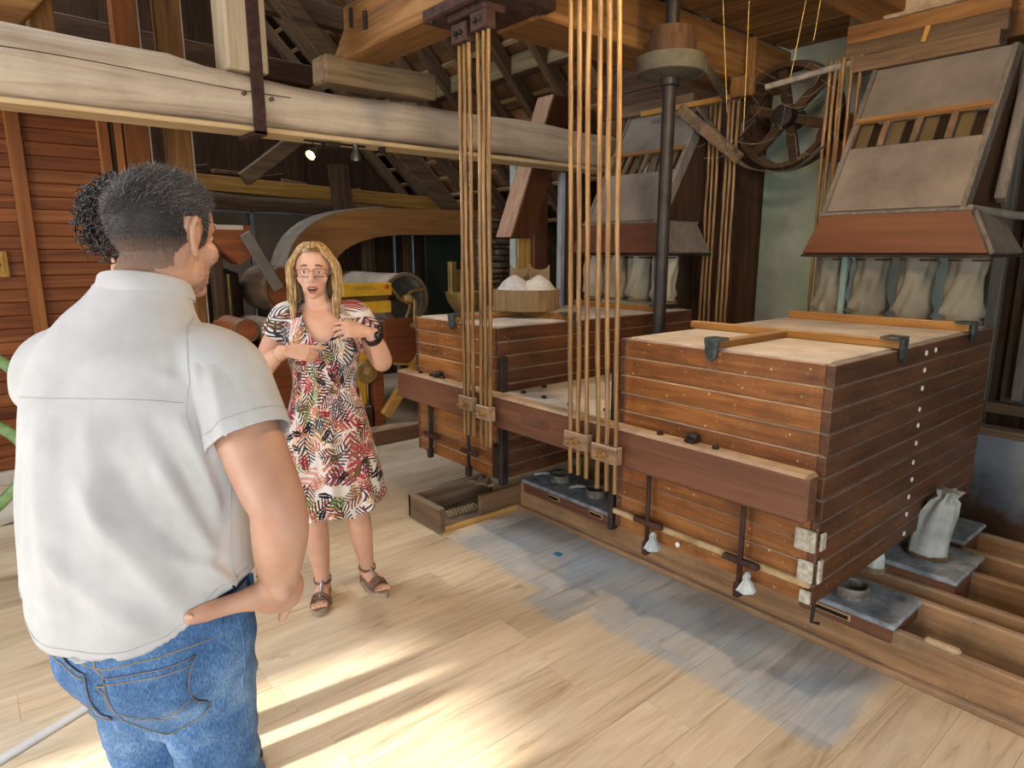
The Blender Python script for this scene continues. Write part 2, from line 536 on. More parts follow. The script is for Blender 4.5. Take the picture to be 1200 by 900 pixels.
# ---- roof: rafters, battens, tiles (the slope over the right side is the one in view)
roof = struct(MB().prism([(0.15, 8.20), (6.75, 1.60), (6.75, 1.66), (0.15, 8.26)], -2.75, 9.5, 'y').prism([(0.15, 8.20), (-2.95, 5.0), (-2.95, 5.08), (0.15, 8.28)], -2.75, 9.5, 'y').build('roof', W_dark('y')))
s2 = math.sqrt(0.5)
R45 = RY(math.radians(45))
def slope(X, off):                                            # point on the roof underside at X, off below it
    return Vector((X, 0, 8.35 - X)) + Vector((-s2, 0, -s2)) * off
raft_mesh = MB().box(0, 8.9, -0.045, 0.045, -0.13, 0.0, 0.005).mesh('rafter'); raft_mesh.materials.append(W_old('x'))
for i in range(12):
    p = slope(0.35, 0.235)
    inst(raft_mesh, 'rafter', roof, T(p.x, 3.35 + i * 0.52, p.z) @ R45)
bat_mesh = MB().box(-0.022, 0.022, 3.0, 9.4, -0.03, 0.0, 0.003).mesh('tile_batten'); bat_mesh.materials.append(wood('batten_pale', '6e5438', '9a7c57', 'b2946c', 'y', 0.5, 0.85))
for i in range(26):
    X = 1.2 + i * 0.2
    p = slope(X, 0.205)
    inst(bat_mesh, 'tile_batten', roof, T(p.x, 0, p.z) @ R45)
tile_mesh = MB().box(0, 0.32, 0, 0.168, -0.014, 0.0, 0.003).mesh('roof_tile'); tile_mesh.materials.append(plain('clay_tile', '75523a', 'a57a54', 4, 0.9, vary=0.5))
nt = 0
for i in range(13):
    for j in range(23):
        p = slope(2.75 + i * 0.235, 0.16)
        inst(tile_mesh, 'roof_tile', roof, T(p.x, 4.15 + j * 0.174 + (i % 2) * 0.05, p.z) @ R45 @ RX(random.uniform(-.05, .05)))
        nt += 1

# unseen frame added around the roof fill light, above the picture
fill_rail = struct(MB().bar((-2.05, 4.4, 5.78), (-2.05, 6.8, 5.78), 0.08, 0.06).build('roof_fill_frame', W_old('y')))
MB().bar((-0.95, 4.4, 6.92), (-0.95, 6.8, 6.92), 0.08, 0.06).build('frame_bar', W_old('y'), fill_rail)
# ---- ceiling boards over the sifter
ceil = struct(MB().box(2.46, 4.80, -0.4, 2.60, 3.045, 3.09, 0).build('ceiling', W_dark('y')))
for i in range(11):
    x = 2.47 + i * 0.212
    MB().box(x, x + 0.207, -0.4, 2.60, 3.01 + random.uniform(0, .008), 3.045, 0.004).build('ceiling_board', W_orange('y'), ceil)

# ================================================================== timbers
def timber(name, label, mat, p, q, w, h, c=0.008, cat='beam', up=(0, 0, 1)):
    o = MB().bar(p, q, w, h, c, up).build(name, mat)
    return tag(o, label, cat)

# the long pale tie beam, a half-squared log
tb = thing('tie_beam', 'long pale log tie beam spanning the room above the woman', 'beam', (1.1, 4.25, 2.3))
vs = MB(); pts = []; rr = []
for i in range(41):
    x = -2.6 + 7.35 * i / 40
    wv = 0.012 * math.sin(x * 2.3) + 0.008 * math.sin(x * 5.1 + 1)
    th = 0.155 + 0.02 * math.sin(x * 0.9 + 2.2) + (0.02 if x < 1.2 else 0)
    pts.append((x, 4.27, 2.485 + wv + (0.012 if x < 1.2 else 0))); rr.append((th, 0.17))
vs.tube(pts, rr, 28, ref=(0, 0, 1))
vs.v = [(x, max(y, 4.125 + 0.3 * max(0, 2.40 - z)), max(z, 2.335)) for (x, y, z) in vs.v]
auto_smooth(vs.build('log', W_pale('x'), tb), 60)
MB().box(-2.6, 4.7, 4.15, 4.40, 2.305, 2.334, 0.008).build('lit_sawn_underside', W_cream('x'), tb)  # flat sawn face, with the lamp's light on it put into its cream colour
crk = [(x, 4.119, 2.545 + 0.012 * math.sin(x * 3.1) - 0.012 * x) for x in np.linspace(-1.5, 1.72, 30)]
MB().tube(crk, [(0.0025, 0.002)] * 30, 6).build('crack', W_dark('x'), tb)
for (x, z) in ((1.44, 2.50), (1.60, 2.49)):
    auto_smooth(MB().lathe([(0.014, -0.03), (0.012, 0.02), (0.004, 0.026)], 10, T(x, 4.12, z) @ RX(math.pi / 2)).build('peg', W_old('z'), tb))

kp = thing('king_post', 'pale king post rising from the tie beam, with an iron strap', 'post', (1.48, 4.2, 2.62))
MB().box(1.37, 1.60, 4.12, 4.36, 2.63, 5.2, 0.008).build('post_body', wood('king_wood', '7d6a52', 'b8a486', 'd2c2a6', 'z', 0.5, 0.85), kp)
M_iron = plain('dark_iron', '2a2321', '443a35', 14, 0.6, 0.6, 0.2)
M_rust = plain('rusty_iron', '3a2823', '5a4038', 18, 0.75, 0.5, 0.3)
MB().box(1.485, 1.555, 4.098, 4.122, 2.28, 5.2, 0.003).box(1.485, 1.555, 4.098, 4.40, 2.276, 2.302, 0.003).build('iron_strap', M_rust, kp)

timber('bolster_block', 'weathered wooden block lying on the tie beam under the orange beam', wood('weathered', '4f3f2d', '8b7354', 'a8906c', 'x', 0.8, 0.9), (1.96, 4.23, 2.735), (2.80, 4.23, 2.735), 0.2, 0.165, 0.015, 'block')
oy = thing('hanger_beam', 'big orange square beam that carries the cane rods, ending over the block', 'beam', (2.22, 4.2, 2.75))
MB().box(2.09, 2.36, -0.6, 4.12, 2.80, 3.10, 0.012).build('beam_body', W_orange('y'), oy)
MB().prism([(4.12, 2.80), (4.33, 2.80), (4.12, 2.98)], 2.10, 2.35, 'x').build('splayed_end', W_orange('y'), oy)
MB().box(2.07, 2.092, 3.80, 3.83, 2.90, 3.0, 0.003).box(2.07, 2.092, 3.98, 4.0, 2.95, 3.06, 0.003).build('iron_cramp', M_iron, oy)
ox = tag(MB().box(2.36, 4.80, 2.58, 2.93, 2.72, 3.0, 0.012).build('cross_beam', W_orange('x')), 'wide brown cross beam running right from the cane rod bracket', 'beam')
tag(MB().box(2.9, 4.80, 1.62, 1.86, 2.90, 3.008, 0.01).build('joist', W_orange('x')), 'orange joist under the ceiling boards above the near hopper', 'beam')
tag(MB().box(4.38, 4.58, -0.4, 1.50, 2.70, 2.88, 0.01).build('wall_beam', W_orange('y')), 'dusty orange beam at the upper right above the near hopper', 'beam')
tag(MB().box(4.20, 4.62, 0.6, 1.75, 2.885, 3.0, 0.02).build('cobwebbed_board', plain('webbed_wood', '8f7a5c', 'b5a083', 20, 0.95, bump=0.6)), 'cobwebbed pale board lying on the upper right beam', 'board')

# brace and stub post above the beam, upper left
timber('diagonal_brace', 'orange diagonal brace at the upper left corner', W_orange('x'), (0.18, 4.5, 2.56), (0.95, 4.5, 3.5), 0.12, 0.17, cat='brace')
tag(MB().box(0.50, 0.62, 4.62, 4.76, 2.5, 4.5, 0.008).build('stub_post', W_orange('z')), 'short orange post beside the upper left brace', 'post')
auto_smooth(tag(MB().ell((0.86, 4.36, 2.66), (0.05, 0.06, 0.03)).build('blue_lump', plain('blue_plastic', '5a86a8', '6f9cc0', 4, 0.5, bump=0)), 'small light blue lump lying on top of the tie beam', 'lump'))
# roof truss pieces behind the tie beam
for (nm, lb, p, q, w, h, mat) in (
    ('collar_beam', 'grey-brown collar beam under the rafters right of the king post', (1.0, 6.4, 3.86), (3.35, 6.4, 3.80), 0.14, 0.2, W_old('x')),
    ('lower_collar', 'dark horizontal truss timber behind the two reddish posts', (0.2, 6.9, 3.42), (3.1, 6.9, 3.36), 0.14, 0.2, W_dark('x')),
    ('truss_strut', 'old diagonal strut sloping down behind the king post', (1.65, 6.15, 4.7), (3.55, 6.15, 2.75), 0.14, 0.17, W_old('x')),
    ('roof_brace', 'grey diagonal brace beside the lit spotlight', (2.35, 6.9, 2.30), (3.28, 6.9, 3.02), 0.12, 0.14, W_old('x')),
    ('long_brace', 'grey diagonal timber sloping down behind the cane rods', (3.45, 6.5, 3.0), (4.75, 6.5, 1.95), 0.13, 0.16, W_old('x')),
    ('purlin', 'mossy purlin running under the rafters above the tie beam', (4.62, 3.4, 3.42), (4.62, 9.3, 3.42), 0.16, 0.18, wood('mossy', '4a4030', '75674c', '938364', 'y', 0.6, 0.95)),
    ('yellow_wall_beam', 'yellowish squared beam along the top of the back wall', (1.6, 7.62, 2.33), (6.2, 7.62, 2.18), 0.2, 0.16, W_gold('x')),
    ('short_upright', 'grey upright plank standing against the yellowish back beam', (3.52, 7.1, 1.85), (3.46, 7.1, 2.55), 0.05, 0.24, W_old('z')),
):
    timber(nm, lb, mat, p, q, w, h)
lg = MB(); lp = [(1.6 + 0.46 * i, 7.60, 2.16 - 0.011 * i + 0.01 * math.sin(i * 2.1)) for i in range(11)]
lg.tube(lp, [0.095 + 0.008 * math.sin(i * 1.7) for i in range(11)], 16)
auto_smooth(tag(lg.build('wall_log', W_old('x')), 'round weathered log under the yellowish back beam', 'log'))
# rubble lying on the back wall beam
for i in range(6):
    x = 2.0 + i * 0.36 + random.uniform(-.08, .08)
    m = MB().bar((x, 7.75, 2.44 - 0.03 * i + random.uniform(0, .05)), (x + random.uniform(.25, .5), 7.8 + random.uniform(-.05, .1), 2.46 - 0.03 * i + random.uniform(0, .06)), random.uniform(.08, .16), random.uniform(.03, .07), 0.006)
    tag(m.build('scrap_board', W_old('x') if i % 2 else W_dark('x')), ['leftmost', 'second from left', 'third from left', 'third from right', 'second from right', 'rightmost'][i] + ' of the six dusty scrap boards on the back wall beam', 'board', 'scrap boards on the back beam')

# ================================================================== the plansifter
M_cream = plain('cream_felt', '8d7650', 'b5a07a', 20, 0.9)
M_dusttop = plain('dusty_board', 'a9a097', 'c9bfb2', 6, 0.9, bump=0.2)
M_clip = plain('worn_dark_clip', '2b2e2f', '55605f', 30, 0.6, 0.4)
M_wh = plain('white_disc', 'd8d6d0', 'e8e6e0', 10, 0.6, bump=0)
M_cloth = plain('pale_tie_cloth', '8e9aa0', 'c3cbcb', 12, 0.95, bump=0.4)
M_plate = plain('chipped_plate', '8d8470', 'cfc9ba', 40, 0.7, bump=0.3)
sifter = thing('plansifter', 'big hanging wooden sifter of two stacked-tray boxes joined by a beam', 'sifter', (3.0, 2.25, 0.36))

def sieve_box(x0, x1, y0, y1, z0, z1, n, near):
    core = MB().box(x0 + 0.008, x1 - 0.008, y0 + 0.008, y1 - 0.008, z0 + 0.005, z1 - 0.006, 0.0).build('sieve_box', M_cream, sifter)
    core['label'] = 'near box of stacked sieve trays' if near else 'far box of stacked sieve trays'
    h = (z1 - z0) / n
    for i in range(n):
        a, b = random.uniform(-.0025, .0025), random.uniform(-.0025, .0025)
        za, zb = z0 + i * h, z0 + (i + 1) * h - 0.0038
        # front board and far board butt between the two long side boards
        m = MB()
        m.box(x0 + a, x0 + a + 0.03, y0 + 0.032 + b, y1 - 0.032 + b, za, zb, 0.003)
        t = m.build('sieve_tray', W_sift('y'), core)
        MB().box(x1 - 0.03 + a, x1 + a, y0 + 0.032 + b, y1 - 0.032 + b, za, zb, 0.003).build('tray_back', W_sift('y'), core)
        for (ya, yb) in ((y0, y0 + 0.031), (y1 - 0.031, y1)):
            MB().box(x0 + a - 0.001, x1 + a + 0.001, ya + b, yb + b, za, zb, 0.003).build('tray_side', wood('sifter_side', '3a2012', '5d3820', '7a5130', 'x', 0.8, 0.5, 0.5, 'b9b3ad', vary=0.18, stain='2e1508', stain_amt=0.5, speck=0.35, spec=0.45), core)  # side boards painted darker, for the face turned from the light
    # lid with dust
    lid = MB().box(x0 + 0.03, x1 - 0.03, y0 + 0.03, y1 - 0.03, z1 - 0.008, z1 + 0.002, 0.002).build('lid', M_dusttop, core)
    zt = z1 + 0.002
    yc = y0 + 0.50 * (y1 - y0)
    for nm, args in (('lid_batten', (x0 + 0.52, x0 + 0.555, y0 - 0.005, y1 + 0.01, zt, zt + 0.035)), ('lid_batten', (x0 + 0.005, x0 + 0.52, yc - 0.02, yc + 0.02, zt, zt + 0.03)), ('lid_batten', (x0 + 1.36, x0 + 1.40, y0 + 0.005, y1 - 0.05, zt, zt + 0.04))):
        MB().box(*args, 0.004).build(nm, W_honey('y') if args[1] - args[0] < 0.1 else W_honey('x'), core)
    def clip(x, y, face):
        m = MB()
        if face == 'front':
            m.box(x - 0.012, x + 0.05, y - 0.035, y + 0.035, zt + 0.03, zt + 0.042, 0.003)
            m.prism([(y - 0.032, zt + 0.04), (y + 0.032, zt + 0.04), (y + 0.022, zt - 0.03), (y, zt - 0.05), (y - 0.022, zt - 0.03)], x - 0.02, x - 0.006, 'x')
        else:
            m.box(x - 0.05, x + 0.05, y - 0.012, y + 0.06, zt + 0.036, zt + 0.046, 0.003)
            m.prism([(x - 0.026, zt + 0.04), (x + 0.026, zt + 0.04), (x + 0.018, zt - 0.035), (x, zt - 0.055), (x - 0.018, zt - 0.035)], y - 0.02, y - 0.006, 'y')
        m.build('corner_clip', M_clip, core)
    clip(x0, yc, 'front'); clip(x0 + 0.54, y0, 'side'); clip(x0 + 1.38, y0, 'side')
    return core, h

NX0, NX1, NY0, NY1, NZ0, NZ1 = 2.19, 3.93, 0.94, 1.86, 0.365, 1.235
core1, hh = sieve_box(NX0, NX1, NY0, NY1, NZ0, NZ1, 11, True)
core2, hh2 = sieve_box(2.19, 3.93, 2.70, 3.53, 0.35, 1.205, 11, False)
disc_mesh = MB().lathe([(0.011, -0.003), (0.011, 0.002), (0.004, 0.004)], 12).mesh('white_disc', True); disc_mesh.materials.append(M_wh)
for i in range(11):                                           # column of white studs down the right side
    inst(disc_mesh, 'stud', core1, T(3.02 + random.uniform(-.008, .008), NY0 - 0.003, NZ0 + (i + 0.55) * hh + random.uniform(-.008, .008)) @ RX(math.pi / 2))
inst(disc_mesh, 'stud', core1, T(3.12, NY0 - 0.003, NZ1 - 0.04) @ RX(math.pi / 2))
nail_mesh = MB().lathe([(0.005, -0.003), (0.005, 0.001), (0.002, 0.002)], 8).mesh('nail', True); nail_mesh.materials.append(plain('brass_nail', '7d6038', 'a98a5a', 20, 0.5, 0.3, bump=0))
for i in range(11):
    for y in (1.06, 1.30, 1.52, 1.74):
        inst(nail_mesh, 'nail', core1, T(NX0 - 0.003, y + random.uniform(-.03, .03), NZ0 + (i + 0.5) * hh + random.uniform(-.015, .015)) @ RY(-math.pi / 2))
    for y in (2.85, 3.05, 3.3):
        inst(nail_mesh, 'nail', core2, T(2.187, y + random.uniform(-.03, .03), 0.35 + (i + 0.5) * hh2 + random.uniform(-.015, .015)) @ RY(-math.pi / 2))

# front board, platform between the boxes, guides
front = MB().box(2.105, 2.187, 0.955, 3.64, 0.685, 0.862, 0.012).build('front_beam', W_mahog('y'), sifter)
MB().box(3.935, 4.02, 0.955, 3.64, 0.685, 0.862, 0.012).build('rear_beam', W_mahog('y'), sifter)
MB().box(2.187, 3.935, 1.89, 2.67, 0.80, 0.858, 0.006).build('platform', M_dusttop, sifter)
MB().box(2.10, 2.106, 2.22, 2.42, 0.755, 0.80, 0.002).build('faded_stencil', plain('faded_mark', '4c2f22', '6d4834', 12, 0.8), front)
bolt_mesh = MB().lathe([(0.014, 0), (0.014, 0.01), (0.007, 0.016)], 8).mesh('bolt', False); bolt_mesh.materials.append(M_iron)
for (x, y) in ((2.26, 2.58), (2.26, 2.42), (2.25, 2.22), (2.45, 2.62), (2.30, 2.03)):
    inst(bolt_mesh, 'bolt', sifter, T(x, y, 0.858))
for y in (1.60, 1.34, 3.30, 3.42, 3.18):
    inst(bolt_mesh, 'bolt', sifter, T(2.15, y, 0.862))
for y in (1.45, 3.24):
    auto_smooth(MB().lathe([(0.016, -0.022), (0.018, 0), (0.016, 0.022)], 12, T(2.165, y, 0.88) @ RX(math.pi / 2)).box(2.13, 2.165, y - 0.02, y + 0.02, 0.864, 0.876, 0.002).build('roller_nut', M_iron, sifter))
for (y0, y1, za, zb) in ((1.866, 1.895, 0.34, 1.12), (2.662, 2.692, 0.33, 1.05)):
    MB().box(2.175, 2.225, y0, y1, za, zb, 0.004).build('iron_guide', M_iron, sifter)
MB().box(2.17, 2.20, 2.66, 2.75, 0.36, 0.56, 0.02).build('iron_foot', M_iron, sifter)
MB().box(2.17, 2.19, 0.95, 1.86, 0.432, 0.455, 0.003).build('pale_strip', plain('pale_strip', '94774a', 'c4b08a', 9, 0.7, bump=0.3), sifter)
MB().box(2.174, 2.188, 0.945, 1.02, 0.565, 0.645, 0.004).box(2.19, 2.225, 0.927, 0.938, 0.575, 0.64, 0.004).build('corner_plate', M_plate, sifter)
MB().box(2.174, 2.188, 0.945, 1.0, 0.45, 0.53, 0.004).box(2.19, 2.22, 0.927, 0.938, 0.45, 0.54, 0.004).box(2.174, 2.188, 0.945, 0.985, 0.37, 0.42, 0.004).build('corner_plate', M_plate, sifter)
inst(disc_mesh, 'stud', sifter, T(2.168, 1.50, 0.405) @ RY(-math.pi / 2))

# clamp rods hanging from the front beam, with tie cloths
def clamp_rod(y, z0, cloth, two=False):
    m = MB()
    m.tube([(2.150, y, 0.70), (2.150, y, z0 + 0.03)], 0.010, 10)
    if two: m.tube([(2.150, y - 0.035, 0.70), (2.150, y - 0.02, z0 + 0.06)], 0.007, 8)
    o = m.build('clamp_rod', M_rust if cloth else M_iron, sifter, True)
    MB().box(2.13, 2.17, y - 0.014, y + 0.014, z0 - 0.02, z0 + 0.045, 0.006).build('rod_foot', M_rust if cloth else M_iron, o)
    MB().box(2.140, 2.168, y - 0.075, y + 0.075, z0 + 0.11, z0 + 0.135, 0.006).build('cross_bar', M_rust, o)
    if cloth:
        c = MB()
        th = [(0.004, 0.075), (0.012, 0.06), (0.010, 0.045), (0.024, 0.02), (0.034, 0.0)]
        c.lathe([(r * (1), z) for r, z in th], 14, T(2.145, y - 0.035, z0 + 0.02))
        c.v = [(x + 0.006 * math.sin(5 * math.atan2(y_ - y + 0.035, x - 2.145)), y_, z) for (x, y_, z) in c.v]
        auto_smooth(c.build('tie_cloth', M_cloth, o), 80)
clamp_rod(1.645, 0.335, True); clamp_rod(1.205, 0.325, True)
clamp_rod(3.33, 0.36, False, True); clamp_rod(2.93, 0.345, False)
auto_smooth(MB().tube([(2.30, 0.99, 0.37), (2.31, 0.985, 0.30), (2.29, 0.98, 0.245), (2.31, 0.96, 0.24)], 0.007, 8).build('hook', M_iron, sifter))

# ---- cane rods
M_cane = None
def cane():
    k = NT('cane', rough=0.4, spec=0.45)
    v = k.coords('Object', (30, 30, 2.2), rnd=5.0)
    n = k.noise(v, 2.0, 4, 0.6)
    c = k.ramp(n, [(0.3, '5d4122'), (0.5, '866439'), (0.72, 'a98453')])
    v2 = k.noise(k.coords('Object', (3, 3, 1.4), rnd=9.0), 2.0, 3, 0.5)
    c = k.mix(k.math('MULTIPLY', k.ramp(v2, [(0.55, '000000'), (0.7, 'ffffff')]), 0.45), c, srgb('5d4a30'))
    k.color(c); k.bump(n, 0.1, 0.003)
    return k.m
M_cane = cane()
M_clampw = wood('clamp_wood', '5c4634', '8a6f55', 'a58a6c', 'y', 0.8, 0.8, 0.5)
def rod_bundle(x, ys, zlo, zclamp, ztop, label, lower=True, upper=None, yshift=0.0):
    yc = sum(ys) / 3
    b = thing('cane_rod_bundle', label, 'rods', (x, yc, zlo), group='cane rods the sifter hangs from')
    for j, y in enumerate(ys):
        n = 9
        jx = [random.uniform(-.0025, .0025) for _ in range(n)]
        jy = [random.uniform(-.0035, .0035) for _ in range(n)]
        pts = [(x + jx[i], y + jy[i] + yshift * i / (n - 1), zlo + random.uniform(0, .003) + (ztop - zlo) * i / (n - 1)) for i in range(n)]
        rad = [0.0105 + random.uniform(-.0008, .0008) for _ in range(n)]
        auto_smooth(MB().tube(pts, rad, 10, ref=(1, 0, 0)).build('rod', M_cane, b), 60)
    if lower:
        w = (max(ys) - min(ys)) / 2 + 0.022
        MB().box(x - 0.028, x - 0.012, yc - w, yc + w, zclamp - 0.045, zclamp + 0.03, 0.004).build('clamp_plate', M_clampw, b)
        MB().box(x + 0.0115, x + 0.0125, yc - w, yc + w, zclamp - 0.045, zclamp + 0.03, 0.0).box(x - 0.012, x + 0.012, yc - w, yc - w + 0.012, zclamp - 0.045, zclamp + 0.03, 0.002).build('clamp_back', M_clampw, b)
        MB().lathe([(0.026, 0), (0.026, 0.008)], 14, T(x - 0.028, yc, zclamp - 0.008) @ RY(-math.pi / 2) @ Matrix.Diagonal((0.6, 1.3, 1, 1))).build('washer', M_cane, b)
        for s in (-0.014, 0.014):
            auto_smooth(MB().lathe([(0.012, 0), (0.012, 0.012), (0.008, 0.014), (0.008, 0.034), (0.005, 0.038)], 10, T(x - 0.034, yc + s, zclamp - 0.008 - s * 0.3) @ RY(-math.pi / 2)).build('peg_screw', M_cane, b))
    if upper:
        w = (max(ys) - min(ys)) / 2 + 0.022
        MB().box(x - 0.035, x + 0.03, yc - w, yc + w, upper, upper + 0.09, 0.005).build('top_clamp', M_rust, b)
        for s in (-0.018, 0.018):
            inst(bolt_mesh, 'bolt', b, T(x - 0.035, yc + s, upper + 0.045) @ RY(-math.pi / 2))
    return b
s = 2.09 / 2.13
rod_bundle(2.072, [2.855, 2.815, 2.775], 0.61, 0.80, 2.66, 'three cane rods hanging nearest the woman, left of the first pair', upper=2.595)
rod_bundle(2.072, [2.700, 2.662, 2.624], 0.585, 0.775, 2.68, 'three cane rods just right of the leftmost rods, under the same bracket', upper=2.62)
rod_bundle(2.072, [2.035, 1.985, 1.935], 0.60, 0.775, 2.80, 'three cane rods at the middle of the picture, left of the yellowish rod', yshift=0.05)
rod_bundle(2.072, [1.865, 1.815, 1.765], 0.575, 0.755, 2.80, 'three cane rods beside the near box, the right one yellowish', yshift=0.06)
rod_bundle(4.20, [1.93, 1.88, 1.83], 0.70, 0.8, 2.72, 'three thin cane rods far back, just left of the near hopper', lower=False)
rod_bundle(4.22, [2.02, 1.985, 1.95], 0.70, 0.8, 2.72, 'three thin cane rods far back against the pale plaster', lower=False)
rod_bundle(4.20, [2.82, 2.785, 2.75], 0.70, 0.8, 2.60, 'three thin cane rods right of the far hopper, left of two bundles', lower=False)
rod_bundle(4.20, [2.68, 2.645, 2.61], 0.70, 0.8, 2.60, 'three thin cane rods in front of the dark wall boards', lower=False)
br = thing('rod_bracket', 'dark iron bracket under the orange beam holding the left cane rods', 'bracket', (2.2, 2.75, 2.72))
MB().box(2.00, 2.40, 2.50, 3.08, 2.735, 2.798, 0.01).build('plate', M_rust, br)
MB().box(2.03, 2.16, 2.60, 2.90, 2.70, 2.735, 0.006).build('jaw', M_rust, br)
for (x, y) in ((2.02, 3.02), (2.02, 2.56), (2.34, 2.56)):
    inst(bolt_mesh, 'bolt', br, T(x, y, 2.735) @ RX(math.pi))
br2 = thing('rod_bracket', 'iron bracket above the frame edge holding the middle cane rods', 'bracket', (2.2, 1.9, 2.75))
MB().box(2.02, 2.40, 1.70, 2.25, 2.748, 2.798, 0.01).build('plate', M_rust, br2)

# ---- hopper hoods with spouts above the boxes
M_sheet = plain('dusty_sheet', '6a625b', '8b8178', 3, 0.8, 0.1, 0.2, stretch=(1, 1, 1))
M_grey = wood('grey_board', '4f4a44', '766f67', '8d857b', 'z', 0.6, 0.9)
M_canvas = plain('grey_canvas', '6c675a', '8f8a7a', 5, 0.95, bump=0.35)
def hopper(dy, label, spouts, panes, canvas):
    h = thing('hopper_hood', label, 'hopper', (3.9, 1.35 + dy, 1.58))
    y0, y1 = 0.925 + dy, 1.785 + dy; t0, t1 = 1.05 + dy, 1.745 + dy
    # sloping front board and side boards of the skirt
    def slab(P, th, nm, mat, par=h):
        P = [Vector(p) for p in P]
        n = (P[1] - P[0]).cross(P[3] - P[0]).normalized() * th
        m = MB(); m.add([*P, *[p + n for p in P]], [(0, 1, 2, 3), (7, 6, 5, 4), (0, 4, 5, 1), (1, 5, 6, 2), (2, 6, 7, 3), (3, 7, 4, 0)])
        return m.build(nm, mat, par)
    slab([(3.62, y1, 1.585), (3.62, y0, 1.585), (3.73, t0, 1.79), (3.73, t1, 1.79)], 0.02, 'skirt_front', W_brown('y'))
    slab([(3.64, y0 + 0.002, 1.585), (4.12, y0 + 0.002, 1.585), (4.12, t0, 1.79), (3.75, t0, 1.79)], 0.02, 'skirt_side', M_grey)
    slab([(4.12, y1, 1.585), (3.64, y1, 1.585), (3.75, t1, 1.79), (4.12, t1, 1.79)], 0.02, 'skirt_side', M_grey)
    MB().box(3.60, 4.14, y0 - 0.01, y1 + 0.01, 1.572, 1.585, 0.003).build('skirt_floor', M_iron, h)
    MB().box(3.70, 4.15, t0 - 0.015, t1 + 0.015, 1.79, 1.808, 0.004).build('ledge', M_grey, h)
    def pp(t, y): return Vector((3.75 + 0.47 * t, y, 1.81 + 0.80 * t))
    def panel(ta, tb, ya, yb, nm, mat, th=0.012, off=0.0):
        n = Vector((-0.80, 0, 0.47)).normalized() * off
        return slab([pp(ta, yb) + n, pp(ta, ya) + n, pp(tb, ya) + n, pp(tb, yb) + n], th, nm, mat)
    a, b = t0 + 0.04, t1 - 0.005
    panel(0.0, 0.43, a, b, 'metal_sheet', M_sheet); panel(0.62, 1.0, a, b, 'metal_sheet', M_sheet)
    nb = 4
    wdt = (b - a) / nb
    for i in range(nb + 1):
        yy = a + i * wdt
        panel(0.43, 0.62, yy - 0.016, yy + 0.016, 'mullion', W_old('z'), 0.02)
    panel(0.60, 0.63, a, b, 'sheet_lip', W_orange('y'), 0.02, 0.012)
    for i in range(nb):
        ya = a + i * wdt + 0.016; yb = a + (i + 1) * wdt - 0.016
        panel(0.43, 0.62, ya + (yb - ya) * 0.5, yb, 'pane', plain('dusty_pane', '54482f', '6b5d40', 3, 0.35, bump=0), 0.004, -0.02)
        panel(0.43, 0.62, ya, ya + (yb - ya) * 0.5, 'pane', plain('dark_pane', '241c15', '332a20', 3, 0.35, bump=0), 0.004, -0.03)  # dark sheet painted for the shade inside the open half
    for (ys, lab) in ((a - 0.006, 1), (b + 0.006, -1)):                 # side cheeks
        m = MB(); m.prism([(3.72, 1.81), (3.80, 1.81), (4.30, 2.62), (4.20, 2.62)], ys - 0.012, ys + 0.012, 'y').build('cheek', M_grey, h)
        MB().prism([(3.80, 1.81), (4.30, 1.81), (4.30, 2.60)], ys - 0.008, ys + 0.008, 'y').build('cheek_panel', W_dark('z'), h)
    for i in range(9):
        t = random.choice((0.05, 0.37, 0.67, 0.95, 0.8)); y = random.uniform(a + .04, b - .04)
        p = pp(t, y)
        inst(nail_mesh, 'nail', h, T(p.x - 0.011, p.y, p.z + 0.006) @ RY(-math.radians(60)))
    # board front above the sheet
    MB().box(4.17, 4.30, t0 + 0.1, t1 + 0.12, 2.62, 2.70, 0.004).build('upper_board', W_old('y'), h)
    # canvas spouts
    for i in range(4):
        yc = spouts[i] + dy
        m = MB(); prof = []
        ph = random.uniform(0, 6)
        for j in range(23):
            u = j / 22
            r = 0.082 + 0.005 * math.cos(u * 5.0 + ph)
            if u < 0.08: r = 0.086
            elif u < 0.13: r = 0.076
            if u > 0.94: r = 0.086
            prof.append((r, 1.245 + 0.335 * u))
        m.lathe(prof, 32, T(3.80, yc, 0))
        out = []
        for (x, y, z) in m.v:
            th = math.atan2(y - yc, x - 3.8); u = (z - 1.245) / 0.335
            k = 0.0
            if 0.1 < u < 0.94:
                k = 0.008 * math.sin(3 * th + ph + 5 * u) + 0.006 * math.sin(7 * th - 9 * u + ph) + 0.010 * math.exp(-((u - 0.2) / 0.08) ** 2) * math.sin(9 * th + ph)
            out.append((x + k * math.cos(th), y + k * math.sin(th), z))
        m.v = out
        sp = auto_smooth(m.build('canvas_spout', canvas, h), 75)
        MB().lathe([(0.0815, 1.553), (0.0855, 1.556), (0.0855, 1.566), (0.0815, 1.569)], 28, T(3.80, yc, 0), closed=True).build('spout_band', W_dark('y'), sp)
        MB().lathe([(0.080, 1.247), (0.090, 1.25), (0.090, 1.266), (0.080, 1.27)], 28, T(3.80, yc, 0), closed=True).build('spout_rim', W_old('y'), sp)
    return h
h1 = hopper(0.0, 'near hopper hood with dusty sloping metal and four canvas spouts', (1.70, 1.49, 1.27, 1.05), 4, M_canvas)
h2 = hopper(1.80, 'far hopper hood seen between the cane rods and the dark shaft', (1.70, 1.49, 1.27, 1.05), 4, plain('pale_canvas', '8b8574', 'b5b0a0', 5, 0.95, bump=0.35))
tag(MB().box(3.70, 3.73, 1.585, 1.615, 1.24, 1.575, 0.004).build('green_strip', plain('green_paint', '6f8a80', '88a096', 8, 0.7)), 'narrow grey-green upright strip between two canvas spouts', 'strip')
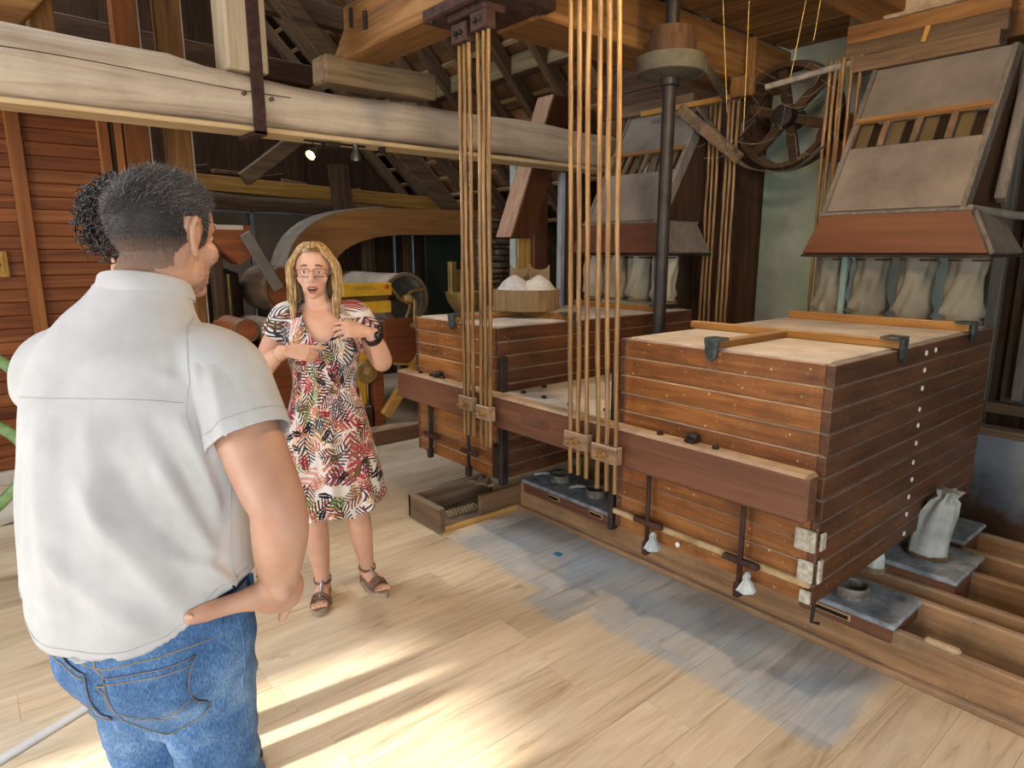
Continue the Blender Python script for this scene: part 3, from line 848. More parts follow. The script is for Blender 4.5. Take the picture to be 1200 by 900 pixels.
# boards above the near hopper
for i in range(3):
    tag(MB().box(4.24 + 0.012 * i, 4.29 + 0.012 * i, 1.14, 1.95, 2.70 + i * 0.105, 2.80 + i * 0.105, 0.005).build('header_board', W_orange('y') if i == 1 else W_old('y')), ['lowest', 'middle', 'topmost'][i] + ' of the three brown boards above the near hopper', 'board', 'boards above the near hopper')
tag(MB().bar((4.225, 1.52, 2.72), (4.225, 1.50, 2.80), 0.02, 0.025, 0.003).build('toggle', W_gold('z')), 'small wooden toggle on the boards above the near hopper', 'toggle')

# studs, pipe and chest at the right edge
tag(MB().box(4.62, 4.70, 1.10, 1.165, 0.0, 2.70, 0.006).build('wall_stud', M_grey), 'grey upright stud right of the near hopper', 'stud')
tag(MB().box(4.62, 4.70, 0.93, 0.98, 0.75, 2.70, 0.006).build('wall_stud', M_grey), 'grey upright stud at the right edge of the picture', 'stud')
timber('sloping_strut', 'grey strut leaning along the right side of the near hopper', M_grey, (4.05, 1.02, 1.85), (4.42, 1.05, 2.72), 0.05, 0.07, cat='strut')
auto_smooth(tag(MB().tube([(3.74, 1.06, 1.80), (4.1, 0.98, 1.78), (4.6, 0.88, 1.77)], 0.02, 12).build('grey_pipe', plain('grey_pipe', '6f6c66', '8d8a82', 8, 0.6)), 'thin grey pipe running right from the hopper ledge', 'pipe'))
ch = thing('leaning_panel', 'large blue-grey worn wooden panel leaning at the right edge behind the box', 'panel', (4.35, 0.85, 0))
pm = MB()
pm.prism([(4.32 - 0.05 * math.sin(math.pi * i / 12), 1.12 - 0.06 * i) for i in range(13)] + [(4.36 - 0.05 * math.sin(math.pi * i / 12), 1.12 - 0.06 * i) for i in range(12, -1, -1)], 0.0, 0.60, 'z')
kp2 = NT('worn_blue_panel', 0.7)
zc = kp2.coords('Object'); spz = kp2.n('ShaderNodeSeparateXYZ'); kp2.set(spz.inputs[0], zc)
nn = kp2.noise(zc, 5, 6, 0.65)
kp2.color(kp2.ramp(kp2.math('ADD', kp2.math('MULTIPLY', spz.outputs[2], 0.9), kp2.math('MULTIPLY', nn, 0.6)), [(0.42, '4a3322'), (0.52, '5d6068'), (0.75, '7f8890')]))
pm.build('panel_board', kp2.m, ch)
MB().box(4.28, 4.40, 0.30, 1.13, 0.60, 0.64, 0.005).build('top_rail', W_old('y'), ch)

# ---- shaft with pulley on the platform
sh = thing('drive_shaft', 'dark vertical drive shaft with a dished pulley on top', 'shaft', (3.06, 2.32, 0.86))
auto_smooth(MB().lathe([(0.036, 0.86), (0.036, 2.46), (0.052, 2.465), (0.052, 2.53), (0.036, 2.54), (0.036, 3.0)], 24, T(3.06, 2.32, 0)).build('shaft', plain('shaft_iron', '2d2826', '3f3a38', 10, 0.5, 0.5), sh))
auto_smooth(MB().lathe([(0.05, 2.50), (0.10, 2.51), (0.165, 2.525), (0.175, 2.515), (0.182, 2.52), (0.182, 2.60), (0.17, 2.605), (0.10, 2.60), (0.05, 2.60)], 36, T(3.06, 2.32, 0)).build('pulley', plain('pulley_iron', '4a453c', '6a6455', 9, 0.7, 0.3, dust=0.5), sh))
auto_smooth(MB().lathe([(0.13, 2.605), (0.13, 2.68), (0.115, 2.70), (0.115, 2.74), (0.05, 2.74)], 32, T(3.06, 2.32, 0)).build('upper_pulley', W_dark('z'), sh))
bl = MB().bar((3.20, 2.20, 2.565), (4.05, 2.62, 2.60), 0.012, 0.075, 0.003)
tag(bl.build('drive_belt', plain('belt_leather', '4a4034', '6b5f4e', 8, 0.8)), 'flat grey belt running from the pulley to the right', 'belt')
# big dark wheel with hanging flat belt
wl_ = thing('drive_pulley', 'large dark cobwebbed belt wheel near the ceiling by the plaster wall', 'wheel', (4.42, 2.36, 2.48))
Mx = T(4.42, 2.36, 2.48) @ RY(math.pi / 2)
auto_smooth(MB().lathe([(0.33, -0.09), (0.35, 0), (0.33, 0.09), (0.30, 0.09), (0.31, 0), (0.30, -0.09)], 44, Mx, closed=True).build('rim', W_dark('y'), wl_))
auto_smooth(MB().lathe([(0.05, -0.11), (0.07, -0.1), (0.07, 0.1), (0.05, 0.11)], 20, Mx).build('hub', M_iron, wl_))
for i in range(6):
    a = i * math.pi / 3 + 0.3
    MB().bar((4.42, 2.36 + 0.06 * math.cos(a), 2.48 + 0.06 * math.sin(a)), (4.42, 2.36 + 0.315 * math.cos(a), 2.48 + 0.315 * math.sin(a)), 0.05, 0.06, 0.006).build('spoke', W_dark('y'), wl_)
auto_smooth(MB().tube([(4.30, 2.36, 2.48), (4.74, 2.36, 2.48)], 0.025, 12).build('axle', M_iron, wl_))
wp = thing('wooden_pulley', 'small round brown pulley in front of the plaster wall', 'pulley', (4.45, 2.13, 2.34))
auto_smooth(MB().lathe([(0.03, -0.04), (0.15, -0.04), (0.155, 0), (0.15, 0.04), (0.03, 0.04)], 32, T(4.63, 2.10, 2.34) @ RY(math.pi / 2)).build('disc', W_brown('y'), wp))
auto_smooth(MB().lathe([(0.03, -0.06), (0.035, -0.05), (0.035, 0.05), (0.03, 0.06)], 16, T(4.63, 2.10, 2.34) @ RY(math.pi / 2)).build('bush', M_iron, wp))
belt_pts = catmull([(4.12, 2.90, 2.62), (4.13, 2.72, 2.40), (4.16, 2.55, 2.19), (4.18, 2.38, 2.12), (4.2, 2.18, 2.12), (4.22, 2.0, 2.24)], 7)
auto_smooth(tag(MB().tube(belt_pts, [(0.045, 0.004)] * len(belt_pts), 10, ref=(1, 0, 0)).build('slack_belt', plain('pale_belt', '6a6150', '958b76', 10, 0.8)), 'slack pale belt sagging in front of the dark belt wheel', 'belt'))
tag(MB().box(4.10, 4.16, 2.50, 2.62, 2.60, 2.72, 0.006).box(4.13, 4.17, 2.47, 2.53, 2.60, 2.95, 0.005).build('belt_guide', W_orange('z')), 'stub of yellowish wood hanging beside the belt wheel', 'block')
tag(MB().box(4.08, 4.12, 2.62, 3.35, 2.585, 2.62, 0.005).build('ledger', W_gold('y')), 'thin yellow ledger strip above the far cane rods', 'strip')
timber('slant_board', 'dusty board slanting down behind the dark shaft', W_old('x'), (4.05, 2.98, 2.58), (4.12, 2.52, 2.2), 0.03, 0.08, cat='board')
auto_smooth(tag(MB().tube([(4.02, 2.32, 2.60), (4.25, 1.90, 2.70)], 0.018, 10).build('dusty_rod', plain('dusty_rod', '7b7268', 'a39b90', 20, 0.9)), 'dusty slanting rod left of the near hopper top', 'rod'))
# cobweb threads and hanging wires
cw = MB()
for i in range(40):
    a = Vector((4.05 + random.uniform(-.1, .2), random.uniform(1.9, 2.75), random.uniform(2.15, 2.75)))
    b = a + Vector((random.uniform(-.08, .08), random.uniform(-.35, .35), random.uniform(-.18, .18)))
    m = (a + b) / 2 + Vector((0, 0, -random.uniform(0.02, 0.09)))
    cw.tube(catmull([a, m, b], 4), 0.0004 + 0.0006 * random.random(), 4)
tag(cw.build('cobwebs', plain('cobweb', '8f897e', 'b0aa9f', 5, 0.9, bump=0)), 'grey cobweb threads hanging around the dark belt wheel', 'cobweb', kind='stuff')
for i, (x, y, z, x2, y2) in enumerate(((3.15, 2.02, 2.30, 3.05, 2.04), (3.2, 1.95, 2.20, 3.2, 1.97), (3.35, 1.8, 2.45, 3.35, 1.72), (3.4, 1.72, 2.62, 3.36, 1.66))):
    tag(MB().tube([(x, y, z), (x2, y2, 3.01)], 0.0016, 5).build('hanging_wire', plain('brass_wire', 'a8904e', 'c9b06a', 5, 0.5, bump=0)), ['leftmost', 'second', 'third', 'rightmost'][i] + ' of the four thin wires hanging from the ceiling boards', 'wire', 'wires under the ceiling boards')

# ---- flour pan on the far box
pan = thing('flour_pan', 'round brown pan heaped with white flour on the far box', 'pan', (2.72, 3.08, 1.207))
auto_smooth(MB().lathe([(0.19, 1.208), (0.205, 1.212), (0.208, 1.335), (0.202, 1.338), (0.197, 1.33), (0.19, 1.22)], 40, T(2.72, 3.08, 0.036), closed=True).build('pan_ring', wood('pan_wood', '5b4630', '8a7150', 'a58b66', 'z', 0.5, 0.7), pan))
fl = MB()
NG = 34
for i in range(NG + 1):
    r = 0.199 * i / NG
    for j in range(48):
        th = 2 * math.pi * j / 48
        x, y = r * math.cos(th), r * math.sin(th)
        # two cones side by side (they lie along the picture plane)
        ux = (x * 0.764 - y * 0.645)
        vy = (x * 0.645 + y * 0.764)
        hgt = max(0.105 - 0.72 * math.sqrt((ux + 0.078) ** 2 + vy * vy + 0.0003), 0.105 - 0.72 * math.sqrt((ux - 0.078) ** 2 + vy * vy + 0.0003), 0.0)
        fl.v.append((2.72 + x, 3.08 + y, 1.361 + 0.012 * (1 - i / NG) + hgt * min(1, (0.2 - r) / 0.05)))
for i in range(NG):
    for j in range(48):
        fl.f.append((i * 48 + j, i * 48 + (j + 1) % 48, (i + 1) * 48 + (j + 1) % 48, (i + 1) * 48 + j))
fo = auto_smooth(fl.build('flour', plain('flour', 'b5b1aa', 'cfcbc4', 30, 0.95, bump=0.15), pan), 80)
fo['kind'] = 'stuff'
bf = thing('cross_baffle', 'two brown notched boards crossed above the flour heap', 'baffle', (2.80, 3.14, 1.40))
for nm, ang in (('board_piece', -40.2), ('board_piece', 49.8)):
    m = MB()
    arc = [(-0.13 + 0.26 * 0, 0)]
    poly = [(-0.125, 1.36), (0.0, 1.36), (0.0, 1.52)] + [(-0.0625 + 0.055 * math.cos(a), 1.515 - 0.028 * math.sin(a)) for a in np.linspace(0, math.pi, 9)] + [(-0.125, 1.52)]
    m.prism(poly, -0.006, 0.006, 'y')
    poly2 = [(-x, z) for x, z in poly]
    m.prism(poly2, -0.0065, 0.0055, 'y')
    m.v = [tuple(T(2.80, 3.14, 0) @ RZ(math.radians(ang)) @ Vector(p)) for p in m.v]
    m.build(nm, plain('baffle_board', '6f5a3f', '927a58', 6, 0.8), bf)

# ================================================================== floor troughs and outlets
tr = thing('floor_trough', 'long worn wooden trough on the floor along the sifter', 'trough', (2.7, 1.6, 0))
MB().box(2.585, 2.625, 0.0, 2.98, 0.0, 0.178, 0.008).build('front_board', W_trough('y'), tr)
MB().box(2.555, 2.586, 0.0, 2.98, 0.0, 0.028, 0.006).build('kick_strip', W_trough('y'), tr)
MB().box(2.88, 2.92, 0.0, 2.98, 0.0, 0.19, 0.008).build('back_board', W_trough('y'), tr)
MB().box(2.625, 2.88, 0.0, 2.98, 0.002, 0.02, 0.002).build('trough_floor', W_old('y'), tr)
auto_smooth(MB().tube([(2.74, 0.0, 0.055), (2.74, 2.9, 0.055)], 0.018, 10).build('conveyor_shaft', W_gold('y'), tr))
for i in range(14):                                         # auger paddles
    y = 0.15 + i * 0.2
    MB().bar((2.74, y, 0.055), (2.74 + 0.08 * math.cos(i * 1.3), y, 0.055 + 0.05 * abs(math.sin(i * 1.3))), 0.05, 0.006, 0.001).build('paddle', M_rust, tr)
tr2 = thing('rear_trough', 'second dusty wooden trough behind the front one under the box', 'trough', (3.3, 1.6, 0))
MB().box(3.02, 3.06, 0.35, 2.98, 0.0, 0.19, 0.008).build('front_board', W_trough('y'), tr2)
MB().box(3.30, 3.34, 0.35, 2.98, 0.0, 0.20, 0.008).build('back_board', W_trough('y'), tr2)
MB().box(3.06, 3.30, 0.35, 2.98, 0.002, 0.02, 0.002).build('trough_floor', W_old('y'), tr2)
MB().box(3.55, 3.59, 0.55, 2.98, 0.0, 0.20, 0.008).box(3.82, 3.86, 0.55, 2.98, 0.0, 0.2, 0.008).build('back_board', W_trough('y'), tr2)

M_bluegrey = plain('blue_grey_top', '626b75', 'acb5bd', 14, 0.75, bump=0.35, detail=8)
def ring(M, par, r=0.062, h=0.045, mat=None):
    m = MB().lathe([(r * 0.86, 0), (r * 1.05, 0.002), (r * 1.02, 0.008), (r * 0.98, h * 0.5), (r * 1.02, h - 0.006), (r, h), (r * 0.88, h), (r * 0.86, h - 0.01)], 30, M, closed=True)
    return auto_smooth(m.build('outlet_ring', mat or plain('worn_ring', '5a534a', '9a958c', 26, 0.6, 0.3), par))
def outlet(name, label, x0, x1, y0, y1, z0, z1, rings, slots=()):
    o = thing(name, label, 'outlet box', ((x0 + x1) / 2, (y0 + y1) / 2, z0))
    MB().box(x0 - 0.012, x1 + 0.012, y0 - 0.012, y1 + 0.012, z1 - 0.022, z1, 0.006).build('top_plate', M_bluegrey, o)
    m = MB()
    m.box(x0, x0 + 0.022, y0, y1, z0, z1 - 0.022, 0.004); m.box(x1 - 0.022, x1, y0, y1, z0, z1 - 0.022, 0.004)
    m.box(x0 + 0.022, x1 - 0.022, y0, y0 + 0.022, z0, z1 - 0.022, 0.004); m.box(x0 + 0.022, x1 - 0.022, y1 - 0.022, y1, z0, z1 - 0.022, 0.004)
    m.build('box_sides', W_mahog('y'), o)
    for (x, y) in rings: ring(T(x, y, z1), o)
    for (y, w) in slots:
        s_ = MB().box(x0 - 0.006, x0 + 0.004, y - w / 2, y + w / 2, z1 - 0.058, z1 - 0.03, 0.002).build('slot_frame', W_trough('y'), o)
        MB().box(x0 - 0.009, x0 - 0.002, y - w / 2 + 0.008, y + w / 2 - 0.008, z1 - 0.052, z1 - 0.037, 0.001).build('slot', plain('black_gap', '0a0908', '14110e', 3, 0.9, bump=0), s_)
    return o
o1 = outlet('outlet_box', 'low blue-grey outlet box with two rings between the two sifter boxes', 2.572, 2.87, 2.24, 2.93, 0.125, 0.212, [(2.70, 2.44), (2.72, 2.76)], [(2.32, 0.10), (2.66, 0.10)])
for (y, a) in ((2.53, 0.4), (2.84, 0.7)):
    c = MB().tube([(2.68, y + 0.10, 0.222), (2.70, y + 0.03, 0.235), (2.71, y + 0.0, 0.24)], [0.004, 0.009, 0.006], 8).tube([(2.66, y + 0.09, 0.218), (2.70, y + 0.05, 0.23), (2.74, y + 0.10, 0.218)], 0.006, 8)
    auto_smooth(c.build('tie_cord', M_cloth, o1))
o2 = outlet('outlet_box', 'chipped blue-grey outlet box with one ring at the near corner of the sifter', 2.572, 2.85, 0.80, 1.16, 0.125, 0.208, [(2.69, 1.0)], [(1.04, 0.18)])
o3 = outlet('outlet_box', 'larger outlet box standing under the white canvas sleeve', 3.06, 3.42, 0.74, 1.75, 0.0, 0.245, [(3.22, 1.30)])
o4 = outlet('outlet_box', 'small grey outlet box in the dim space behind the sleeve', 3.55, 3.86, 0.85, 1.35, 0.0, 0.24, [(3.7, 1.12)])
rg = ring(T(2.66, 0.665, 0.03) @ RY(math.radians(35)), tr, 0.062, 0.05)
# broken flake of board at the front board
MB().box(2.586, 2.624, 0.58, 0.70, 0.172, 0.196, 0.012).build('splintered_patch', plain('splinter', 'a58f6e', 'cbb694', 30, 0.9, bump=0.8), tr)

# side arm of the trough at its left end: open box with a loose board
sa = thing('trough_end_box', 'open weathered wooden channel end lying on the floor left of the trough', 'trough', (2.3, 3.1, 0))
MB().box(1.96, 2.0, 2.96, 3.30, 0.012, 0.16, 0.006).build('end_board', W_old('y'), sa)
MB().box(1.96, 2.60, 3.27, 3.30, 0.012, 0.165, 0.006).build('far_side', W_old('x'), sa)
MB().box(1.98, 2.60, 2.99, 3.27, 0.004, 0.018, 0.003).build('bottom_board', W_old('x'), sa)
MB().box(2.27, 2.60, 2.985, 3.01, 0.012, 0.155, 0.006).build('near_side', wood('side_board', '4e3824', '7b5c40', '927254', 'x', 0.6, 0.8), sa)
MB().box(1.98, 2.6, 2.975, 2.995, 0.0, 0.03, 0.004).build('near_edge', W_gold('x'), sa)
hx = [(2.10 + 0.22 * i / 60, 3.10 + 0.02 * math.cos(i * 0.9), 0.045 + 0.02 * math.sin(i * 0.9)) for i in range(61)]
auto_smooth(MB().tube(hx, 0.005, 6).build('coil_spring', plain('dull_brass', '8a7a58', 'b5a57e', 20, 0.6, 0.3), sa))
for i in range(10):
    x, y = 2.46 + random.uniform(-.06, .10), 3.14 + random.uniform(-.08, .08)
    MB().bar((x, y, 0.15 + 0.02 * random.random()), (x + random.uniform(-.08, .08), y + random.uniform(-.06, .06), 0.17), 0.02, 0.015, 0.003).build('wood_scrap', M_clampw, sa)

# canvas sleeves below the near box
def sleeve(x, y, z0, z1, r, label, twist, lean=(0, 0)):
    m = MB(); prof = []
    n = 18
    for j in range(n + 1):
        u = j / n
        rr_ = r * (1.0 - 0.25 * u) if u < 0.62 else r * (0.85 - 1.15 * (u - 0.62))
        if u > 0.86: rr_ = r * (0.30 + 1.5 * (u - 0.86))
        if u < 0.05: rr_ = r * 1.02
        prof.append((max(rr_, 0.012), z0 + (z1 - z0) * u))
    m.lathe(prof, 28, T(x, y, 0))
    out = []
    for (a, b, z) in m.v:
        th = math.atan2(b - y, a - x); u = (z - z0) / (z1 - z0)
        k = r * (0.04 + 0.13 * u) * math.sin(6 * th + twist * u) + r * 0.05 * math.sin(11 * th + 3 * u)
        out.append((a + k * math.cos(th) + lean[0] * u * u, b + k * math.sin(th) + lean[1] * u * u, z))
    m.v = out
    t = thing('canvas_sleeve', label, 'sleeve', (x, y, z0))
    auto_smooth(m.build('sleeve_cloth', plain('white_canvas', '8f9490', 'c5cac6', 7, 0.95, bump=0.3), t), 80)
    MB().lathe([(r * 0.98, z0), (r * 1.09, z0 + 0.003), (r * 1.09, z0 + 0.02), (r * 0.98, z0 + 0.023)], 30, T(x, y, 0), closed=True).build('hem_band', W_old('y'), t)
sleeve(3.24, 0.905, 0.246, 0.57, 0.080, 'white canvas sleeve tied at the top, standing on the larger outlet box', 2.0, (0.0, -0.06))
sleeve(3.20, 1.22, 0.246, 0.44, 0.05, 'white canvas sleeve half hidden under the near box', 1.0)
sleeve(2.86, 0.985, 0.265, 0.372, 0.040, 'small white cloth spout hanging from the near box over the ring', 0.5)
# loose wire in the trough
wpts = catmull([(2.98, 0.72, 0.03), (3.0, 0.6, 0.10), (2.97, 0.5, 0.05), (2.94, 0.6, 0.025), (2.99, 0.68, 0.03), (3.0, 0.52, 0.03), (2.95, 0.42, 0.03)], 8)
auto_smooth(tag(MB().tube(wpts, 0.004, 6).build('loose_wire', plain('brown_wire', '6b5232', '8a6c45', 8, 0.6, bump=0)), 'loop of brown wire lying between the two troughs', 'wire'))
tag(MB().box(2.99, 3.0, 0.1, 0.34, 0.0, 0.01, 0.001).box(2.96, 3.06, 0.33, 0.43, 0.0, 0.52, 0.006).build('guard_post', W_orange('z')), 'short orange post at the lower right edge of the picture', 'post')
tag(MB().box(2.29, 2.33, 2.33, 2.37, 0.0, 0.006, 0.002).build('blue_scrap', plain('blue_scrap', '2f6f80', '4a90a0', 10, 0.5, bump=0)), 'small blue scrap on the grey part of the floor', 'scrap')

# ================================================================== machinery at the back
M_yel = plain('yellow_paint', 'b98a1a', 'd8a92c', 8, 0.55)
M_brass = plain('dull_brass_iron', '8a6c3c', 'b5935a', 14, 0.5, 0.4)
M_rbrown = wood('reddish_machine', '542a14', '7c4424', '965c36', 'x', 0.5, 0.6, 0.2)

# drum screen with spoked wheel in a wooden tub
ds = thing('drum_screen', 'cloth-covered drum screen with a spoked wheel at its open end', 'drum', (3.05, 5.2, 0.6))
My = T(3.05, 5.05, 1.19) @ RX(-math.pi / 2)                      # local z runs along +Y
auto_smooth(MB().lathe([(0.222, 0.04), (0.218, 0.5), (0.222, 1.0), (0.218, 1.5), (0.21, 1.5), (0.214, 0.5), (0.212, 0.04)], 40, My, closed=True).build('drum_cloth', plain('drum_cloth', '8b8274', 'b3aa9a', 6, 0.9, bump=0.4), ds), 60)
auto_smooth(MB().lathe([(0.20, 0.0), (0.228, 0.0), (0.232, 0.02), (0.228, 0.045), (0.20, 0.045)], 44, My, closed=True).build('drum_rim', W_old('z'), ds), 50)
auto_smooth(MB().lathe([(0.012, -0.10), (0.03, -0.09), (0.03, -0.05), (0.045, -0.04), (0.045, 0.03), (0.02, 0.05), (0.02, 1.45)], 20, My).build('hub', M_brass, ds))
for i in range(3):
    a0 = i * 2 * math.pi / 3 + 0.9
    pts = []
    for j in range(9):
        u = j / 8; r = 0.04 + 0.165 * u; a = a0 + 0.75 * math.sin(u * 1.8)
        pts.append(My @ Vector((r * math.cos(a), r * math.sin(a), 0.0)))
    auto_smooth(MB().tube(pts, [0.016 - 0.005 * (j / 8) for j in range(9)], 10).build('spoke', M_brass, ds))
MB().bar((3.07, 4.94, 1.19), (3.06, 4.94, 0.96), 0.02, 0.03, 0.004).build('crank', M_brass, ds)
auto_smooth(MB().tube([(3.06, 4.99, 0.96), (3.06, 4.86, 0.955)], 0.022, 12).build('crank_handle', M_brass, ds))
tubp = [(2.80, 1.03), (3.40, 1.03)] + [(3.40 - 0.03 * k - 0.01 * k * k * 0.6, 1.03 - 0.075 * k) for k in range(1, 6)] + [(3.0, 0.62), (2.86, 0.64), (2.80, 0.72)]
MB().prism(tubp, 4.99, 5.03, 'y').build('tub_end', M_rbrown, ds)
rim = [(p[0], 4.985, p[1]) for p in tubp[1:9]]
auto_smooth(MB().tube(rim, 0.011, 8).build('tub_trim', W_gold('x'), ds))
MB().prism([(2.82, 1.0), (3.36, 1.0), (3.2, 0.72), (2.9, 0.68)], 5.03, 6.4, 'y').build('tub', W_dark('y'), ds)
for (x, y) in ((2.72, 5.0), (2.72, 6.2), (3.34, 6.2)):
    MB().box(x - 0.05, x + 0.05, y, y + 0.1, 0, 0.8 if y < 5.5 else 0.72, 0.006).build('leg', M_rbrown if y < 5.5 else W_dark('z'), ds)
MB().box(2.25, 3.30, 4.78, 4.93, 0.0, 0.13, 0.01).build('sill', W_mahog('x'), ds)

yb = thing('yellow_control_box', 'yellow metal box with a red knob beside the woman\'s shoulder', 'box', (2.62, 4.92, 1.1))
MB().box(2.38, 2.80, 4.88, 5.02, 1.10, 1.20, 0.006).build('lower_case', M_yel, yb)
MB().box(2.40, 2.79, 4.90, 5.02, 1.20, 1.245, 0.002).build('recess', plain('shaded_yellow', '4a3a14', '5e4a1c', 6, 0.7), yb)  # darker yellow painted in for the shade of the recess
MB().box(2.36, 2.80, 4.86, 5.02, 1.245, 1.345, 0.006).build('upper_case', M_yel, yb)
auto_smooth(MB().lathe([(0.018, 0), (0.018, 0.012), (0.01, 0.018)], 14, T(2.745, 4.86, 1.315) @ RX(math.pi / 2)).build('red_knob', plain('red_plastic', '8a2a14', 'a83a1c', 4, 0.4, bump=0), yb))
MB().box(2.45, 2.66, 4.858, 4.861, 1.30, 1.306, 0.0).box(2.45, 2.62, 4.858, 4.861, 1.315, 1.320, 0.0).build('faint_print', plain('print_brown', '8f6a1c', '9a7426', 4, 0.7, bump=0), yb)

ym = thing('yellow_drive_unit', 'yellow drive unit with a brass pulley behind the woman\'s waist', 'machine', (2.55, 5.05, 0.4))
MB().box(2.36, 2.66, 5.0, 5.25, 0.62, 0.92, 0.02).build('housing', M_yel, ym)
MB().box(2.42, 2.62, 5.02, 5.22, 0.30, 0.62, 0.02).build('pedestal', M_yel, ym)
MB().box(2.30, 2.64, 4.98, 5.28, 0.0, 0.30, 0.01).build('base', W_dark('x'), ym)
auto_smooth(MB().lathe([(0.02, -0.05), (0.04, -0.04), (0.04, 0), (0.095, 0.0), (0.105, 0.02), (0.095, 0.04), (0.03, 0.04)], 28, T(2.60, 4.97, 0.60) @ RX(-math.pi / 2)).build('pulley', M_brass, ym))
auto_smooth(MB().lathe([(0.03, 0), (0.07, 0.0), (0.07, 0.03), (0.03, 0.03)], 24, T(2.62, 4.975, 0.80) @ RX(-math.pi / 2), closed=True).build('flange', M_yel, ym))
timber('yellow_plank', 'yellow wooden plank leaning against the drum screen leg', W_gold('x'), (2.74, 4.95, 0.20), (3.32, 4.95, 0.92), 0.05, 0.10, cat='plank')
timber('low_plank', 'brown plank lying behind the far box on the floor', W_trough('x'), (2.98, 4.66, 0.085), (3.75, 4.70, 0.12), 0.06, 0.16, cat='plank')
tag(MB().box(1.95, 2.06, 5.15, 5.25, 0.0, 0.95, 0.008).build('orange_upright', W_gold('z')), 'orange wooden upright left of the woman\'s waist', 'post')
tag(MB().box(1.70, 1.90, 4.86, 4.96, 0.0, 0.80, 0.008).build('brown_cabinet', M_rbrown), 'brown wooden cabinet side between the man and the woman', 'cabinet')

# bent wooden trunk
tk = thing('bent_trunk', 'large bent wooden trunk curving down behind the woman\'s head', 'trunk', (2.6, 6.1, 1.3))
outer = catmull([(2.33, 1.25), (2.37, 1.50), (2.50, 1.74), (2.75, 1.91), (3.10, 2.00), (3.5, 2.03)], 6) + [np.array((4.95, 2.05))]
inner = [np.array((4.95, 1.79))] + catmull([(3.6, 1.77), (3.25, 1.73), (2.98, 1.63), (2.83, 1.48), (2.78, 1.25)], 6)
poly = [tuple(p) for p in outer] + [tuple(p) for p in inner]
bent_sides = MB()
no = len(outer); ni = len(inner)
# side sheet as quads between matched points of the outer and inner edge
N = 30
def resample(P, n):
    P = np.array(P); d = np.r_[0, np.cumsum(np.linalg.norm(np.diff(P, axis=0), axis=1))]
    t = np.linspace(0, d[-1], n)
    return np.c_[np.interp(t, d, P[:, 0]), np.interp(t, d, P[:, 1])]
A = resample(outer, N); B = resample(inner[::-1], N)
for i in range(N):
    for (q, y) in ((A[i], 6.0), (B[i], 6.0), (B[i], 6.36), (A[i], 6.36)):
        bent_sides.v.append((q[0], y, q[1]))
for i in range(N - 1):
    for k in range(4):
        k2 = (k + 1) % 4
        bent_sides.f.append((i * 4 + k, i * 4 + k2, (i + 1) * 4 + k2, (i + 1) * 4 + k))
bent_sides.f += [(0, 1, 2, 3), tuple((N - 1) * 4 + k for k in range(4))]
auto_smooth(bent_sides.build('trunk_body', wood('trunk_wood', '5b3a1c', '8a5f34', 'a07443', 'x', 0.4, 0.7), tk), 35)
edge = MB()
for i in range(14):
    q = A[i]; q2 = A[i + 1]
    edge.bar((q[0] - 0.006, 6.17, q[1] + 0.006), (q2[0] - 0.006, 6.17, q2[1] + 0.006), 0.37, 0.012, 0.001, up=(-1, 0, 1))
edge.build('edge_sheet', plain('pale_sheet', '7a7268', '9a9185', 5, 0.6, 0.2), tk)

# left group behind the man
wd = thing('wooden_drum', 'reddish wooden drum with a pale rim left of the woman\'s head', 'drum', (2.08, 5.5, 1.1))
Md = T(2.10, 5.36, 1.29) @ RX(-math.pi / 2)
auto_smooth(MB().lathe([(0.165, 0.02), (0.165, 0.035)], 36, Md).build('drum_face', M_rbrown, wd))
auto_smooth(MB().lathe([(0.165, 0.0), (0.19, 0.0), (0.195, 0.02), (0.195, 0.55), (0.165, 0.55)], 36, Md, closed=True).build('drum_rim', W_old('y'), wd), 50)
MB().box(2.02, 2.18, 5.45, 5.85, 0.0, 1.12, 0.006).build('stand', W_dark('z'), wd)
timber('grey_plank', 'grey plank leaning down onto the wooden drum', plain('grey_plank', '5d5852', '787168', 5, 0.8), (1.78, 5.30, 1.74), (2.02, 5.30, 1.30), 0.03, 0.09, cat='plank')
fn = thing('wooden_funnel', 'brown wooden funnel just right of the man\'s face', 'funnel', (1.68, 5.5, 1.5))
MB().prism([(1.48, 1.80), (1.86, 1.80), (1.86, 1.56), (1.76, 1.50), (1.64, 1.60)], 5.40, 5.62, 'y').build('funnel_body', M_rbrown, fn)
MB().box(1.50, 1.80, 5.38, 5.402, 1.765, 1.80, 0.003).build('pale_strip', W_pale('x'), fn)
MB().box(1.57, 1.65, 5.46, 5.56, 0.0, 1.62, 0.01).build('funnel_leg', W_dark('z'), fn)
gm = thing('mill_stand', 'dark cylindrical mill on a stand in the gloom behind the man', 'machine', (1.83, 5.6, 0.0))
auto_smooth(MB().lathe([(0.14, 0.8), (0.15, 0.82), (0.15, 1.30), (0.13, 1.34), (0.13, 1.42), (0.04, 1.46)], 28, T(1.74, 5.82, 0)).build('mill_body', M_iron, gm))
MB().box(1.58, 1.90, 5.65, 6.0, 0.0, 0.80, 0.01).build('mill_base', W_dark('x'), gm)
auto_smooth(MB().tube([(1.74, 5.66, 0.80), (1.74, 5.66, 1.42)], 0.012, 8).build('pipe', M_brass, gm))
